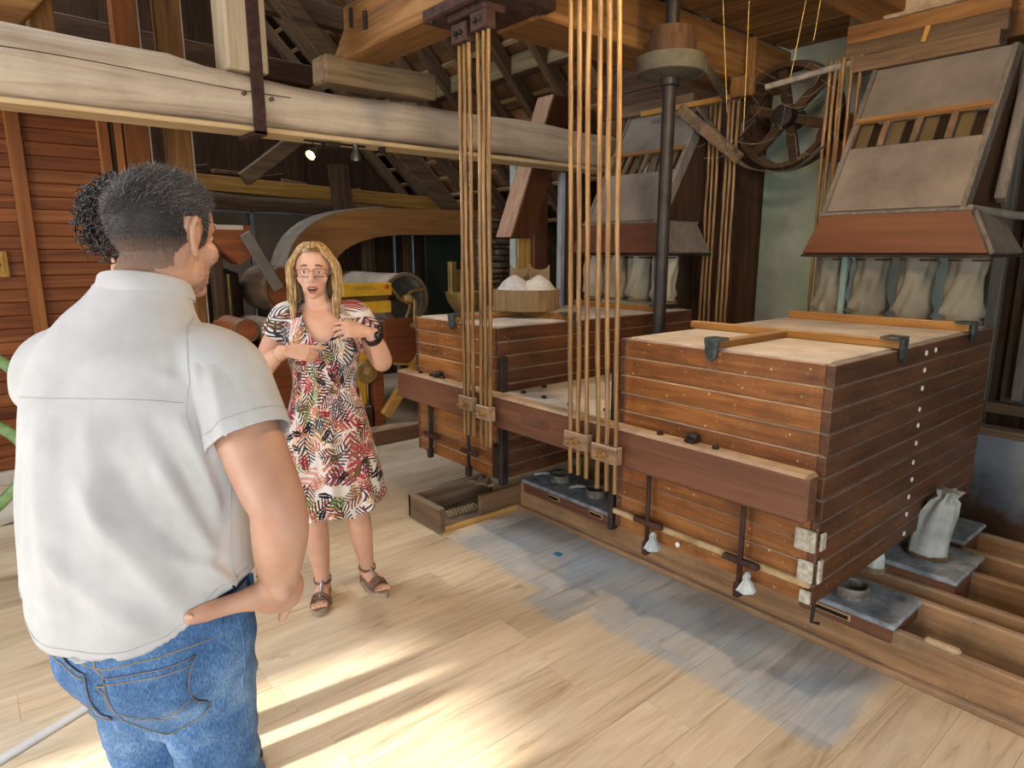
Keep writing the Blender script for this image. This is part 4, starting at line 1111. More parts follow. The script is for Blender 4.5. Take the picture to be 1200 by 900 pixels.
for i, (x, z, r) in enumerate(((1.64, 1.02, 0.085), (1.835, 1.0, 0.095))):
    q = thing('wooden_roller', ['small wooden roller end beside the man\'s shoulder', 'pale-topped wooden roller right of the smaller one'][i], 'roller', (x, 5.2, z))
    auto_smooth(MB().lathe([(0.02, -0.01), (r, 0.0), (r, 0.55), (0.02, 0.56)], 28, T(x, 5.0, z) @ RX(-math.pi / 2)).build('roller_body', W_old('y') if i else M_rbrown, q))
    auto_smooth(MB().lathe([(r * 0.9, -0.006), (r * 1.06, -0.004), (r * 1.06, 0.03), (r * 0.9, 0.03)], 28, T(x, 5.0, z) @ RX(-math.pi / 2), closed=True).build('roller_rim', W_old('y'), q))
    MB().box(x - 0.05, x + 0.05, 5.1, 5.5, 0.0, z - r + 0.01, 0.006).build('roller_stand', W_dark('z'), q)

for i, x in enumerate((4.35, 4.62)):
    auto_smooth(tag(MB().tube([(x, 7.45, 0.0), (x, 7.45, 1.98)], 0.025, 12).build('steel_pipe', plain('steel_pipe', '7a838c', '9aa4ac', 6, 0.35, 0.6, bump=0)), ['left', 'right'][i] + ' of the two upright steel pipes under the bent trunk', 'pipe', 'steel pipes at the back'))
tag(MB().box(4.78, 5.35, 7.40, 7.46, 0.0, 1.9, 0.01).build('green_cabinet', plain('dark_green', '28302a', '3a443a', 3, 0.6)), 'dark green cabinet front far behind the drum screen', 'cabinet')
bw = thing('brass_scoop', 'brass bowl with an upright sheet behind the left cane rods', 'bowl', (3.42, 4.9, 1.0))
auto_smooth(MB().lathe([(0.02, 1.02), (0.10, 1.05), (0.17, 1.15), (0.19, 1.24), (0.18, 1.24), (0.15, 1.14), (0.02, 1.05)], 30, T(3.62, 4.95, 0), closed=True).build('bowl', plain('aged_brass', '7d6638', 'a88d55', 7, 0.45, 0.5), bw))
MB().box(3.43, 3.49, 4.90, 4.96, 1.22, 1.51, 0.004).box(3.49, 3.72, 4.93, 4.95, 1.24, 1.44, 0.004).build('sheet', plain('aged_brass', '7d6638'), bw)
MB().box(3.54, 3.70, 4.87, 5.03, 0.0, 1.02, 0.01).build('stand', W_dark('z'), bw)

# slanted wooden spout, posts and stacked stones
ct = thing('slanted_spout', 'wooden square spout slanting down below the tie beam', 'spout', (4.05, 4.8, 1.7))
M45 = Matrix(((1, 0, 0.40, 0), (0, 1, 0, 0), (0, 0, 1, 0), (0, 0, 0, 1)))
m = MB().box(0, 0.26, -0.10, 0.12, 0, 1.30, 0.006, M45)
m.v = [(x + 3.95, y + 4.78, z + 1.72) for x, y, z in m.v]
m.build('spout_body', wood('spout_wood', '3a2010', '5a3218', '704526', 'z', 0.5, 0.7), ct)
m = MB().box(-0.012, 0.012, -0.095, 0.115, 0.01, 1.30, 0.003, M45)
m.v = [(x + 3.945, y + 4.78, z + 1.72) for x, y, z in m.v]
m.build('spout_side', wood('pinkish', '7a5a45', 'a3826a', 'b59880', 'z', 0.5, 0.8), ct)
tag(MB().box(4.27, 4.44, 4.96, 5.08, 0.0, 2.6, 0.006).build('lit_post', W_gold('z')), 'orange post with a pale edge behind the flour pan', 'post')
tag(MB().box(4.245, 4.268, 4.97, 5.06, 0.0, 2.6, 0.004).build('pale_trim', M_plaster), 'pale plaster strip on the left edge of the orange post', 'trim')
tag(MB().box(4.445, 4.63, 4.92, 5.06, 0.0, 2.7, 0.006).build('dark_post', W_brown('z')), 'dark brown post right of the orange post', 'post')
tag(MB().box(4.635, 4.69, 4.74, 4.80, 0.9, 2.35, 0.004).build('daylight_slit', plain('daylight_white', 'b5bcc6', 'd0d6de', 5, 0.8)), 'narrow white-painted daylight jamb between two dark posts', 'jamb')  # white strip painted in place of daylight through a gap
tag(MB().box(4.69, 4.85, 4.60, 4.78, 0.0, 2.8, 0.006).build('dark_post', W_dark('z')), 'dark post left of the middle cane rods', 'post')
stn = thing('stone_stack', 'stack of flat rough stones behind the flour pan', 'stones', (4.65, 5.65, 0))
M_stone = plain('rough_stone', '4e4538', '8a7a62', 5, 0.95, bump=0.6, vary=0.5)
MB().box(4.36, 5.1, 5.72, 5.95, 0, 1.98, 0.01).build('wall_core', W_dark('x'), stn)
z = 0.0
while z < 1.95:
    hgt = random.uniform(0.045, 0.075); x = 4.34
    while x < 5.1:
        L = random.uniform(0.12, 0.3)
        if z > 0.85:
            MB().box(x, x + L - 0.012, 5.60 + random.uniform(-.025, .025), 5.73, z, z + hgt - 0.012, 0.012).build('stone', M_stone, stn)
        x += L
    z += hgt

# ---- lamps: two spots on a track under the tie beam, and the warm work lamps over the aisle
def spot_fixture(x, y, z, label, glow, aimv):
    t = thing('spotlight', label, 'spotlight', (x, y, 2.305))
    auto_smooth(MB().tube([(x, y, 2.30), (x, y, z + 0.05)], 0.006, 8).build('stem', M_iron, t))
    d = Vector(aimv).normalized(); q = d.to_track_quat('Z', 'Y').to_matrix().to_4x4()
    Ml = T(x, y, z) @ q
    auto_smooth(MB().lathe([(0.012, -0.075), (0.018, -0.07), (0.02, -0.03), (0.034, 0.0), (0.037, 0.035), (0.034, 0.035), (0.031, 0.002), (0.012, -0.03)], 24, Ml, closed=True).build('housing', plain('chrome_lamp', '4a4a48', '7a7a76', 4, 0.3, 0.8, bump=0), t))
    k = NT('bulb_on' if glow else 'bulb_off', 0.2)
    k.b.inputs['Base Color'].default_value = srgb('e8e0cc') if glow else srgb('56605e')
    if glow:
        k.b.inputs['Emission Color'].default_value = (1.0, 0.72, 0.32, 1); k.b.inputs['Emission Strength'].default_value = 14.0
    auto_smooth(MB().ell((0, 0, 0.018), (0.028, 0.028, 0.016), 10, Ml).build('bulb', k.m, t))
    return t
trk = tag(MB().box(1.85, 2.28, 4.24, 4.27, 2.295, 2.307, 0.002).box(1.98, 2.08, 4.21, 4.30, 2.27, 2.304, 0.006).build('lamp_track', M_iron), 'short black lamp track under the tie beam', 'track')
spot_fixture(1.89, 4.22, 2.225, 'lit spotlight under the tie beam left of the unlit one', True, (-0.75, -0.30, -0.60))
spot_fixture(2.19, 4.22, 2.235, 'unlit dark spotlight under the tie beam', False, (0.05, 0.1, -1))
tag(MB().box(2.37, 2.41, 4.20, 4.24, 2.27, 2.305, 0.004).build('beam_hook', M_iron), 'small black fitting under the tie beam right of the spotlights', 'fitting')
lp1 = lamp('spotlight_beam', 'SPOT', (1.87, 4.18, 2.20), (0, 0, 0), 30, (1.0, 0.76, 0.48), spot_size=math.radians(100), spot_blend=0.6, shadow_soft_size=0.03)
aim(lp1, (1.2, 2.4, 0.9))
# work lamp clamped to the hanger beam, above the frame
wkl = thing('work_lamp', 'warm work lamp under the orange hanger beam, above the picture', 'lamp', (2.0, 1.25, 2.75))
WL = Vector((1.78, 1.12, 2.78))
auto_smooth(MB().tube([(2.10, 1.25, 2.95), (1.95, 1.2, 2.9), WL + Vector((0, 0, 0.09))], 0.008, 8).build('arm', M_iron, wkl))
auto_smooth(MB().lathe([(0.02, 0.10), (0.03, 0.08), (0.08, 0.0), (0.078, 0.0), (0.028, 0.076), (0.018, 0.096)], 24, T(*WL), closed=True).build('shade', M_iron, wkl))
kb = NT('lamp_bulb', 0.3); kb.b.inputs['Emission Color'].default_value = (1, 0.75, 0.42, 1); kb.b.inputs['Emission Strength'].default_value = 40
auto_smooth(MB().ell(WL + Vector((0, 0, 0.03)), (0.022, 0.022, 0.03), 10).build('bulb', kb.m, wkl))
lamp('work_lamp_light', 'POINT', WL + Vector((0, 0, -0.03)), (0, 0, 0), 54, (1.0, 0.71, 0.42), shadow_soft_size=0.06)
wk2 = thing('ceiling_lamp', 'warm lamp under the ceiling boards above the near box', 'lamp', (2.75, 1.35, 2.9))
auto_smooth(MB().lathe([(0.02, 0.0), (0.05, 0.02), (0.055, 0.06), (0.02, 0.07)], 20, T(2.78, 1.42, 2.93)).build('globe', kb.m, wk2))
lamp('ceiling_lamp_light', 'POINT', (2.78, 1.42, 2.88), (0, 0, 0), 8, (1.0, 0.74, 0.36), shadow_soft_size=0.06)

# ---- green painted hand cart at the left edge
gc = thing('green_hand_cart', 'old green painted curved iron frame at the left edge', 'cart', (0.0, 4.05, 0))
M_green = plain('chipped_green', '4d6b3a', '86a76a', 12, 0.5, bump=0.2)
p1 = catmull([(-0.55, 4.1, 1.0), (-0.20, 4.12, 1.16), (0.05, 4.13, 1.12), (0.20, 4.08, 0.99), (0.24, 4.03, 0.80), (0.20, 4.0, 0.72)], 7)
p2 = catmull([(-0.55, 4.1, 0.70), (-0.1, 4.1, 0.79), (0.09, 4.08, 0.74), (0.185, 4.03, 0.62), (0.18, 3.99, 0.52), (0.08, 4.0, 0.40), (-0.1, 4.05, 0.24), (-0.3, 4.08, 0.10)], 7)
auto_smooth(MB().tube(p1, [(0.028, 0.018)] * len(p1), 12).build('upper_bow', M_green, gc), 60)
auto_smooth(MB().tube(p2, [(0.028, 0.018)] * len(p2), 12).build('lower_bow', M_green, gc), 60)
MB().box(-0.62, -0.25, 3.98, 4.2, 0.05, 1.02, 0.02).build('body', M_green, gc)
for y in (3.98, 4.22):
    auto_smooth(MB().lathe([(0.05, -0.02), (0.10, -0.02), (0.10, 0.02), (0.05, 0.02)], 24, T(-0.45, y, 0.10) @ RX(math.pi / 2), closed=True).build('wheel', M_iron, gc))
rag = MB()
for i in range(15):
    for j in range(11):
        u, v = i / 14, j / 10
        rag.v.append((-0.35 + 0.62 * u, 4.75 + 0.34 * v, 0.012 + 0.11 * math.sin(math.pi * u) ** .5 * math.sin(math.pi * v) ** .5 + 0.012 * math.sin(9 * u + 5 * v)))
for i in range(14):
    for j in range(10):
        rag.f.append((i * 11 + j, (i + 1) * 11 + j, (i + 1) * 11 + j + 1, i * 11 + j + 1))
o = auto_smooth(tag(rag.build('white_sack', plain('white_sack', 'b9b2a6', 'dcd7cc', 6, 0.9, bump=0.3)), 'flat white sack lying on the floor by the board wall', 'sack'), 80)
md = o.modifiers.new('thick', 'SOLIDIFY'); md.thickness = 0.008
tag(MB().bar((-1.4, 1.86, 0.006), (0.27, 2.60, 0.006), 0.035, 0.012, 0.003).build('cable_cover', plain('white_plastic', 'c9cbcc', 'd8dadb', 4, 0.5, bump=0)), 'long white cable cover strip on the floor left of the man', 'cable cover')

# ================================================================== people
def limb(mb, P, R, ref=(1, 0, 0), n=20, sub=5, M=None):
    """smooth tapering tube with rounded ends; R entries are radii or (along ref, across)"""
    rows = []
    for p, r in zip(P, R):
        a, b = r if isinstance(r, (tuple, list)) else (r, r)
        rows.append([*p, a, b])
    C = catmull(rows, sub)
    pts = [c[:3] for c in C]; rad = [(max(c[3], .002), max(c[4], .002)) for c in C]
    def cap(p0, p1, r):
        d = np.array(p0) - np.array(p1); d = d / (np.linalg.norm(d) + 1e-9)
        h = min(r)
        return [(np.array(p0) + d * h * math.sin(t) * 0.9, (r[0] * math.cos(t), r[1] * math.cos(t))) for t in (0.5, 0.95, 1.35)]
    st = cap(pts[0], pts[1], rad[0])[::-1]; en = cap(pts[-1], pts[-2], rad[-1])
    pts = [p for p, _ in st] + list(pts) + [p for p, _ in en]
    rad = [r for _, r in st] + rad + [r for _, r in en]
    sub_mb = MB().tube(pts, rad, n, ref=ref)
    mb.add(sub_mb.v, sub_mb.f, M)

def bake(mb, voxel, it=6, name='body'):
    me = mb.mesh(name)
    o = bpy.data.objects.new('tmp', me); COL.objects.link(o)
    r = o.modifiers.new('r', 'REMESH'); r.mode = 'VOXEL'; r.voxel_size = voxel
    s = o.modifiers.new('s', 'SMOOTH'); s.factor = 0.5; s.iterations = it
    dg = bpy.context.evaluated_depsgraph_get()
    out = bpy.data.meshes.new_from_object(o.evaluated_get(dg))
    out.name = name
    bpy.data.objects.remove(o); bpy.data.meshes.remove(me)
    out.shade_smooth()
    return out

def getv(me):
    a = np.empty(len(me.vertices) * 3, np.float32); me.vertices.foreach_get('co', a); return a.reshape(-1, 3).astype(float)
def getn(me):
    a = np.empty(len(me.vertices) * 3, np.float32); me.vertices.foreach_get('normal', a); return a.reshape(-1, 3).astype(float)
def setv(me, v):
    me.vertices.foreach_set('co', v.astype(np.float32).ravel()); me.update()

def cut(me, fn, voxel, move):
    """drop vertices where fn < 0, pull the rim onto fn = 0 along move"""
    v = getv(me); s = fn(v)
    rim = np.abs(s) < voxel * 0.75
    mv = np.array(move, float)
    v[rim] -= s[rim, None] * mv
    setv(me, v)
    b = bmesh.new(); b.from_mesh(me); b.verts.ensure_lookup_table()
    kill = [b.verts[i] for i in np.nonzero(s < -voxel * 0.75)[0]]
    bmesh.ops.delete(b, geom=kill, context='VERTS')
    loose = [x for x in b.verts if len(x.link_faces) < 2]
    bmesh.ops.delete(b, geom=loose, context='VERTS')
    rimv = [x for x in b.verts if any(e.is_boundary for e in x.link_edges)]
    if rimv:
        for _ in range(2):
            P = np.array([x.co[:] for x in rimv]); sv = fn(P)
            for x, q in zip(rimv, sv):
                if abs(q) < voxel * 4: x.co -= Vector(mv * q)
            if _ == 0:
                rs = set(rimv)
                new = {x: sum((e.other_vert(x).co for e in x.link_edges if e.is_boundary), Vector()) / max(1, sum(1 for e in x.link_edges if e.is_boundary)) for x in rimv}
                for x in rimv: x.co = x.co.lerp(new[x], 0.6)
    b.to_mesh(me); b.free(); me.update()

def seg_dist(v, a, b):
    a = np.array(a, float); b = np.array(b, float); d = b - a
    t = np.clip(((v - a) @ d) / (d @ d), 0, 1)
    return np.linalg.norm(v - (a + t[:, None] * d), axis=1), t

def folds(me, lines, mask=None):
    """ridges (+) and valleys (-): (a, b, amplitude, width)"""
    v = getv(me); n = getn(me); h = np.zeros(len(v))
    for (a, b, amp, w) in lines:
        d, t = seg_dist(v, a, b)
        h += amp * np.exp(-(d / w) ** 2) * np.clip(np.minimum(t, 1 - t) * 5 + 0.25, 0, 1)
    if mask is not None: h *= mask(v)
    setv(me, v + n * h[:, None])

def addmesh(me, name, mat, parent):
    me.materials.clear(); me.materials.append(mat)
    o = bpy.data.objects.new(name, me)
    link(o, parent, True)
    return o

def thick(o, t):
    m = o.modifiers.new('thick', 'SOLIDIFY'); m.thickness = t; m.offset = -1

def head(mb, M, fem=False, k=1.0):
    S = M @ Matrix.Diagonal((k, k, k, 1))
    e = lambda c, r: mb.ell(c, r, 14, S)
    e((0, -.014, .028), (.077, .098, .090)); e((0, .030, .030), (.064, .060, .066))
    e((0, .033, -.030), (.058, .055, .062)); e((0, .026, -.064), (.053 if not fem else .049, .056, .048))
    e((0, .070, -.098), (.022, .018, .016))
    for s in (-1, 1):
        e((s * .038, .054, -.028), (.025, .027, .026))
        e((s * .0125, .099, -.036), (.0085, .010, .008))
        if not fem: e((s * .048, .012, -.066), (.012, .03, .025))
        # ear: outer bow and inner bowl
        ear = [(.076, -.004, .022), (.086, -.020, .030), (.088, -.030, .012), (.084, -.026, -.012), (.077, -.012, -.034), (.073, -.004, -.028)]
        limb(mb, [(s * x, y, z) for x, y, z in ear], [.006, .0065, .0065, .006, .0075, .005], n=10, M=S)
        e((s * .077, -.012, .0), (.006, .014, .024))
    limb(mb, [(-.048, .062, .020), (-.022, .083, .022), (0, .085, .020), (.022, .083, .022), (.048, .062, .020)], [.008, .009, .009, .009, .008], n=10, M=S)
    limb(mb, [(0, .086, .014), (0, .102, -.016), (0, .111, -.031)], [.008, .010, .0115], n=12, M=S)
    e((0, .086, -.062), (.022, .009, .0055)); e((0, .084, -.082), (.019, .010, .007))

def hand(mb, M, side, curl=(0.4, 0.5, 0.55, 0.6), thumb=None, spread=0.05, k=1.0, fingers=None):
    """wrist at origin, +y to the fingers, +z out of the back of the hand, thumb on side*x"""
    S = M @ Matrix.Diagonal((k, k, k, 1))
    limb(mb, [(0, -.03, 0), (0, .0, 0), (side * .003, .045, 0), (0, .088, 0)], [(.027, .020), (.027, .018), (.039, .0145), (.040, .012)], n=18, M=S)
    bx = (.031, .0105, -.0105, -.030); ln = (.070, .078, .072, .056)
    for i in range(4):
        c = curl[i]
        p = Vector((side * bx[i], .088 - (0.006 if i == 3 else 0), 0)); a = 0.0
        ang = side * spread * (1.5 - i) * -1
        pts = [p + Vector((0, -.02, 0)), p.copy()]
        for j, f in enumerate((0.45, 0.31, 0.24)):
            a += c * (0.8, 1.1, 0.8)[j]
            d = Vector((-math.sin(ang) * math.cos(a), math.cos(ang) * math.cos(a), -math.sin(a)))
            pts.append(pts[-1] + d * ln[i] * f)
        r0 = .0088 if i < 3 else .0076
        limb(mb, pts, [r0 * 1.02, r0 * 1.05, r0, r0 * .93, r0 * .78], n=12, sub=4, M=S)
    th = thumb or [(.020, .022, -.006), (.042, .050, -.014), (.052, .080, -.018), (.053, .104, -.02)]
    limb(mb, [(side * x, y, z) for x, y, z in th], [.0135, .0118, .0105, .0085], n=12, sub=4, M=S)

def frame(o, y, z):
    """matrix with +y along y and +z close to z at o"""
    y = Vector(y).normalized(); z = Vector(z); z = (z - y * z.dot(y)).normalized(); x = y.cross(z)
    m = Matrix((x, y, z)).transposed().to_4x4(); m.translation = Vector(o)
    return m

def skin(name, c1, c2, red):
    k = NT(name, 0.5, 0, 0.4)
    v = k.coords('Object')
    n = k.noise(v, 6, 4, 0.6); f = k.noise(v, 260, 2, 0.5)
    c = k.ramp(n, [(0.3, c1), (0.7, c2)])
    c = k.mix(k.math('MULTIPLY', k.ramp(k.noise(v, 14, 3), [(0.5, '000000'), (0.75, 'ffffff')]), 0.35), c, srgb(red))
    k.color(c); k.bump(f, 0.08, 0.002)
    k.b.inputs['Subsurface Weight'].default_value = 0.12
    k.b.inputs['Subsurface Radius'].default_value = (0.012, 0.005, 0.003)
    return k.m

def strands(name, roots, dirs, length, width, seg, mat, parent, droop=0.0, curve=None):
    """flat tapering ribbons, all in one hair mesh"""
    n = len(roots); roots = np.asarray(roots); dirs = np.asarray(dirs); L = np.broadcast_to(length, (n,)).reshape(n, 1)
    rnd = rng.normal(size=(n, 3)); side = np.cross(dirs, rnd); side /= np.linalg.norm(side, axis=1)[:, None] + 1e-9
    V = []
    for s in range(seg + 1):
        u = s / seg
        p = roots + dirs * L * u
        p[:, 2] -= droop * (L[:, 0]) * u * u
        if curve is not None: p += curve * (L * u * u)
        w = width * (1 - 0.8 * u)
        V += [p - side * w, p + side * w]
    V = np.stack(V, 1).reshape(-1, 3)
    k = 2 * (seg + 1); F = []
    base = np.arange(n)[:, None] * k
    for s in range(seg):
        F.append(np.concatenate([base + 2 * s, base + 2 * s + 1, base + 2 * s + 3, base + 2 * s + 2], 1))
    F = np.concatenate(F)
    me = bpy.data.meshes.new(name)
    me.from_pydata(V.tolist(), [], F.tolist())
    me.shade_smooth()
    o = addmesh(me, name, mat, parent)
    return o

def hair_mat(name, c1, c2, c3, scale=60, st=(1, 1, 1)):
    k = NT(name, 0.45, 0, 0.5)
    v = k.coords('Object', st)
    n = k.noise(v, scale, 3, 0.7)
    k.color(k.ramp(n, [(0.35, c1), (0.52, c2), (0.68, c3)]))
    return k.m

def project(bvh, p, d, off):
    hit, nrm, i, dist = bvh.ray_cast(Vector(p), Vector(d))
    return None if hit is None else hit + nrm * off

def seam(name, me_bvh, pts, mat, parent, r=0.0011, n=40, off=0.0003):
    """thin stitched ridge lying on a surface (nearest-point projection)"""
    C = catmull(pts, max(2, n // (len(pts) - 1)))
    out = []
    for p in C:
        h, nr, i, d = me_bvh.find_nearest(Vector(p))
        if h is not None: out.append(h + nr * off)
    if len(out) > 2:
        o = MB().tube(out, r, 6).build(name, mat, parent, True, True)
        return o

def bvh_of(me):
    return BVHTree.FromPolygons([v.co.copy() for v in me.vertices], [tuple(p.vertices) for p in me.polygons])

# ------------------------------------------------------------------ the man seen from behind
MAZ = 42.0
man = thing('person', 'man in a white short-sleeved shirt and jeans seen from behind, hand on hip', 'person', (0.232, 1.335, 0), math.radians(-MAZ))
M_skin1 = skin('tanned_skin', 'b0826a', 'c49a80', 'b06e58')
HM = T(0.040, 0.085, 1.652) @ RZ(math.radians(-15)) @ RX(math.radians(-4))
b = MB()
head(b, HM)
limb(b, [(0.012, 0.02, 1.46), (0.018, 0.035, 1.53), (0.034, 0.062, 1.60), (0.04, 0.07, 1.64)], [(.085, .075), (.068, .068), (.062, .066), (.06, .065)])
limb(b, [(0, -.01, .90), (0, -.01, 1.1), (0, 0, 1.28), (0.005, .01, 1.40), (.01, .02, 1.46)], [(.14, .10), (.14, .10), (.15, .10), (.13, .085), (.085, .07)])
# right arm with the hand on the hip
Rs, Re = (.165, .0, 1.415), (.294, -.108, 1.192)
limb(b, [(.11, .005, 1.40), Rs, (.225, -.05, 1.305), (.272, -.088, 1.225), Re, (.291, -.098, 1.145), (.274, -.068, 1.085), (.260, -.043, 1.035), (.256, -.034, 1.005)],
     [.05, .054, .057, .053, .048, .049, .045, .038, .034], ref=(0, 1, 0), n=22)
HR = frame((.256, -.034, 1.005), (-.30, .86, -.42), (.84, .22, .48))
hand(b, HR, 1, (0.30, 0.32, 0.34, 0.42), thumb=[(.0, .02, -.008), (.0, .02, -.012), (.0, .02, -.014), (.0, .02, -.014)], k=1.12)
limb(b, [(.252, -.026, .990), (.236, -.052, .994), (.220, -.071, .998), (.200, -.092, 1.001), (.177, -.115, 1.003), (.160, -.132, 1.004), (.144, -.148, 1.005)], [.032, .029, .0245, .0190, .0172, .0172, .0145], n=18)
b.ell((.260, -.008, .985), (.030, .042, .036), 12)
limb(b, [(.260, -.030, 1.030), (.246, -.052, 1.012), (.230, -.066, 1.003)], [.034, .029, .018], n=16)
limb(b, [(.258, -.002, .965), (.242, -.038, .973), (.226, -.064, .986)], [.026, .025, .016], n=16)
limb(b, [(.262, .004, .968), (.252, .0, .940), (.244, -.006, .918)], [.016, .0115, .0095], n=12)
# left arm bent forwards in front of the body
limb(b, [(-.10, .01, 1.40), (-.150, .02, 1.38), (-.178, .06, 1.28), (-.182, .11, 1.16), (-.15, .20, 1.10), (-.10, .27, 1.08)], [.05, .054, .054, .05, .044, .031], ref=(0, 1, 0))
hand(b, frame((-.10, .27, 1.08), (.85, .45, .1), (-.2, .6, .75)), -1)
LT = T(0.018, 0, 0) @ RZ(math.radians(-14))               # the legs are turned a little further to the right than the chest
for s in (-1, 1):
    limb(b, [LT @ Vector(p) for p in ((s * .082, 0, .85), (s * .086, .012, .5), (s * .095, -.02, .09))], [.06, .045, .036])
body_me = bake(b, 0.0042, 5, 'man_body')
o_body = addmesh(body_me, 'body', M_skin1, man)
man.scale = (0.985, 0.985, 0.985)
auto_smooth(MB().ell((.147, -.159, 1.011), (.0085, .0045, .0058), 10).build('thumbnail', plain('nail', 'c99a86', 'd8ae9c', 10, 0.3, bump=0), o_body, True, True))

# shirt
b = MB()
limb(b, [(-.008, -.022, .84), (-.008, -.026, .96), (-.008, -.022, 1.10), (-.004, -.012, 1.22), (0, 0, 1.34), (.002, .008, 1.42), (.006, .018, 1.472), (.012, .028, 1.515), (.018, .038, 1.548)],
     [(.205, .176), (.207, .176), (.203, .170), (.202, .158), (.200, .142), (.188, .118), (.148, .098), (.104, .085), (.080, .080)], n=40, sub=6)
limb(b, [(.06, .01, 1.43), (.15, .0, 1.412), (.185, -.012, 1.385)], [.075, .080, .078], ref=(0, 1, 0), n=26)
limb(b, [(-.06, .01, 1.43), (-.14, .015, 1.410), (-.165, .02, 1.38)], [.075, .078, .076], ref=(0, 1, 0), n=26)
VX = 0.0052
shirt_me = bake(b, VX, 7, 'shirt')
arm_d = Vector((.287 - .165, -.100, 1.190 - 1.415)).normalized()
def hem(v):
    x = v[:, 0]; y = v[:, 1]
    side = np.exp(-((np.abs(x) - .20) / .07) ** 2)
    return v[:, 2] - (0.952 + 0.075 * side + np.where(y > 0.03, 0.02, 0.0))
def neckcut(v):
    return (1.556 + (v[:, 1] - .04) * -0.25) - v[:, 2]
cut(shirt_me, hem, VX, (0, 0, 1))
cut(shirt_me, neckcut, VX, (0, 0, -1))
b = MB()
limb(b, [(.135, .0, 1.425), (.168, -.005, 1.400), (.205, -.032, 1.345), (.238, -.060, 1.275), (.262, -.08, 1.225)], [.074, .079, .076, .077, .079], ref=(0, 1, 0), n=30)
slr_me = bake(b, 0.0045, 5, 'sleeve')
CUT_R = np.array((.229, -.053, 1.298))
cut(slr_me, lambda v: -((v - CUT_R) @ np.array(arm_d)), 0.0045, -np.array(arm_d))
b = MB()
limb(b, [(-.12, .01, 1.425), (-.148, .018, 1.395), (-.168, .05, 1.32), (-.172, .075, 1.24), (-.174, .085, 1.19)], [.072, .074, .068, .068, .070], ref=(0, 1, 0), n=30)
sll_me = bake(b, 0.0045, 5, 'sleeve')
cut(sll_me, lambda v: v[:, 2] - 1.25, 0.0045, (0, 0, 1))
folds(slr_me, [((.185, -.075, 1.43), (.225, -.125, 1.29), .007, .011), ((.205, -.06, 1.43), (.262, -.115, 1.30), -.006, .011), ((.23, -.03, 1.40), (.295, -.08, 1.30), .006, .011),
               ((.165, -.08, 1.41), (.185, -.12, 1.31), -.006, .011), ((.155, -.07, 1.44), (.175, -.115, 1.34), .006, .010), ((.24, .0, 1.39), (.30, -.04, 1.28), -.005, .011)])
folds(shirt_me, [
    ((.13, -.15, 1.02), (-.02, -.18, 1.27), .014, .020), ((.15, -.13, 1.07), (.03, -.17, 1.31), -.010, .02),
    ((.18, -.10, 1.05), (.11, -.14, 1.29), .013, .017), ((.10, -.17, .98), (-.09, -.19, 1.15), .012, .020),
    ((.06, -.18, .97), (-.14, -.16, 1.05), -.009, .020), ((.195, -.07, 1.02), (.12, -.15, 1.12), .012, .014), ((.19, -.09, 1.07), (.11, -.15, 1.17), -.009, .013),
    ((.185, -.09, 1.16), (.14, -.11, 1.36), .012, .015), ((.17, -.11, 1.20), (.09, -.14, 1.38), -.008, .016),
    ((-.10, -.14, 1.37), (-.07, -.18, 1.02), .006, .018), ((-.15, -.12, 1.32), (-.16, -.13, .98), -.007, .020), ((0, -.15, 1.37), (.03, -.18, 1.12), .006, .018),
    ((-.05, -.15, 1.36), (-.01, -.19, 1.00), -.005, .018), ((-.18, -.06, 1.25), (-.12, -.15, 1.00), .008, .018),
    ((.05, -.13, 1.46), (.13, -.09, 1.41), .004, .012), ((-.04, -.13, 1.47), (-.12, -.09, 1.41), .004, .012)])
v = getv(shirt_me); nrm = getn(shirt_me)
w = np.zeros(len(v))
for _ in range(26):
    kd = rng.normal(size=3) * (34, 34, 18); w += rng.uniform(.2, 1.0) * np.sin(v @ kd + rng.uniform(0, 6.28)) * np.sin(v @ (rng.normal(size=3) * 9) + rng.uniform(0, 6.28))
w *= 0.0006
hemw = np.exp(-((v[:, 2] - .96) / .05) ** 2) * 0.004 * np.sin(np.arctan2(v[:, 0], v[:, 1]) * 9)
setv(shirt_me, v + nrm * (w + hemw)[:, None])
def cloth(name, c1, c2, weave=700, rough=0.85, str_=0.12):
    k = NT(name, rough, 0, 0.25)
    vv = k.coords('Object')
    n = k.noise(vv, 9, 4, 0.6)
    k.color(k.ramp(n, [(0.3, c1), (0.7, c2)]))
    k.bump(k.noise(k.coords('Object', (1, 1, 0.35)), weave, 2, 0.5), str_, 0.001)
    k.b.inputs['Sheen Weight'].default_value = 0.1
    return k.m
M_shirt = cloth('white_linen', 'aeacaa', 'c0bebb')
o_shirt = addmesh(shirt_me, 'shirt', M_shirt, man)
thick(o_shirt, 0.003)
for me_ in (slr_me, sll_me):
    thick(addmesh(me_, 'sleeve', M_shirt, o_shirt), 0.003)
sb = bvh_of(shirt_me)
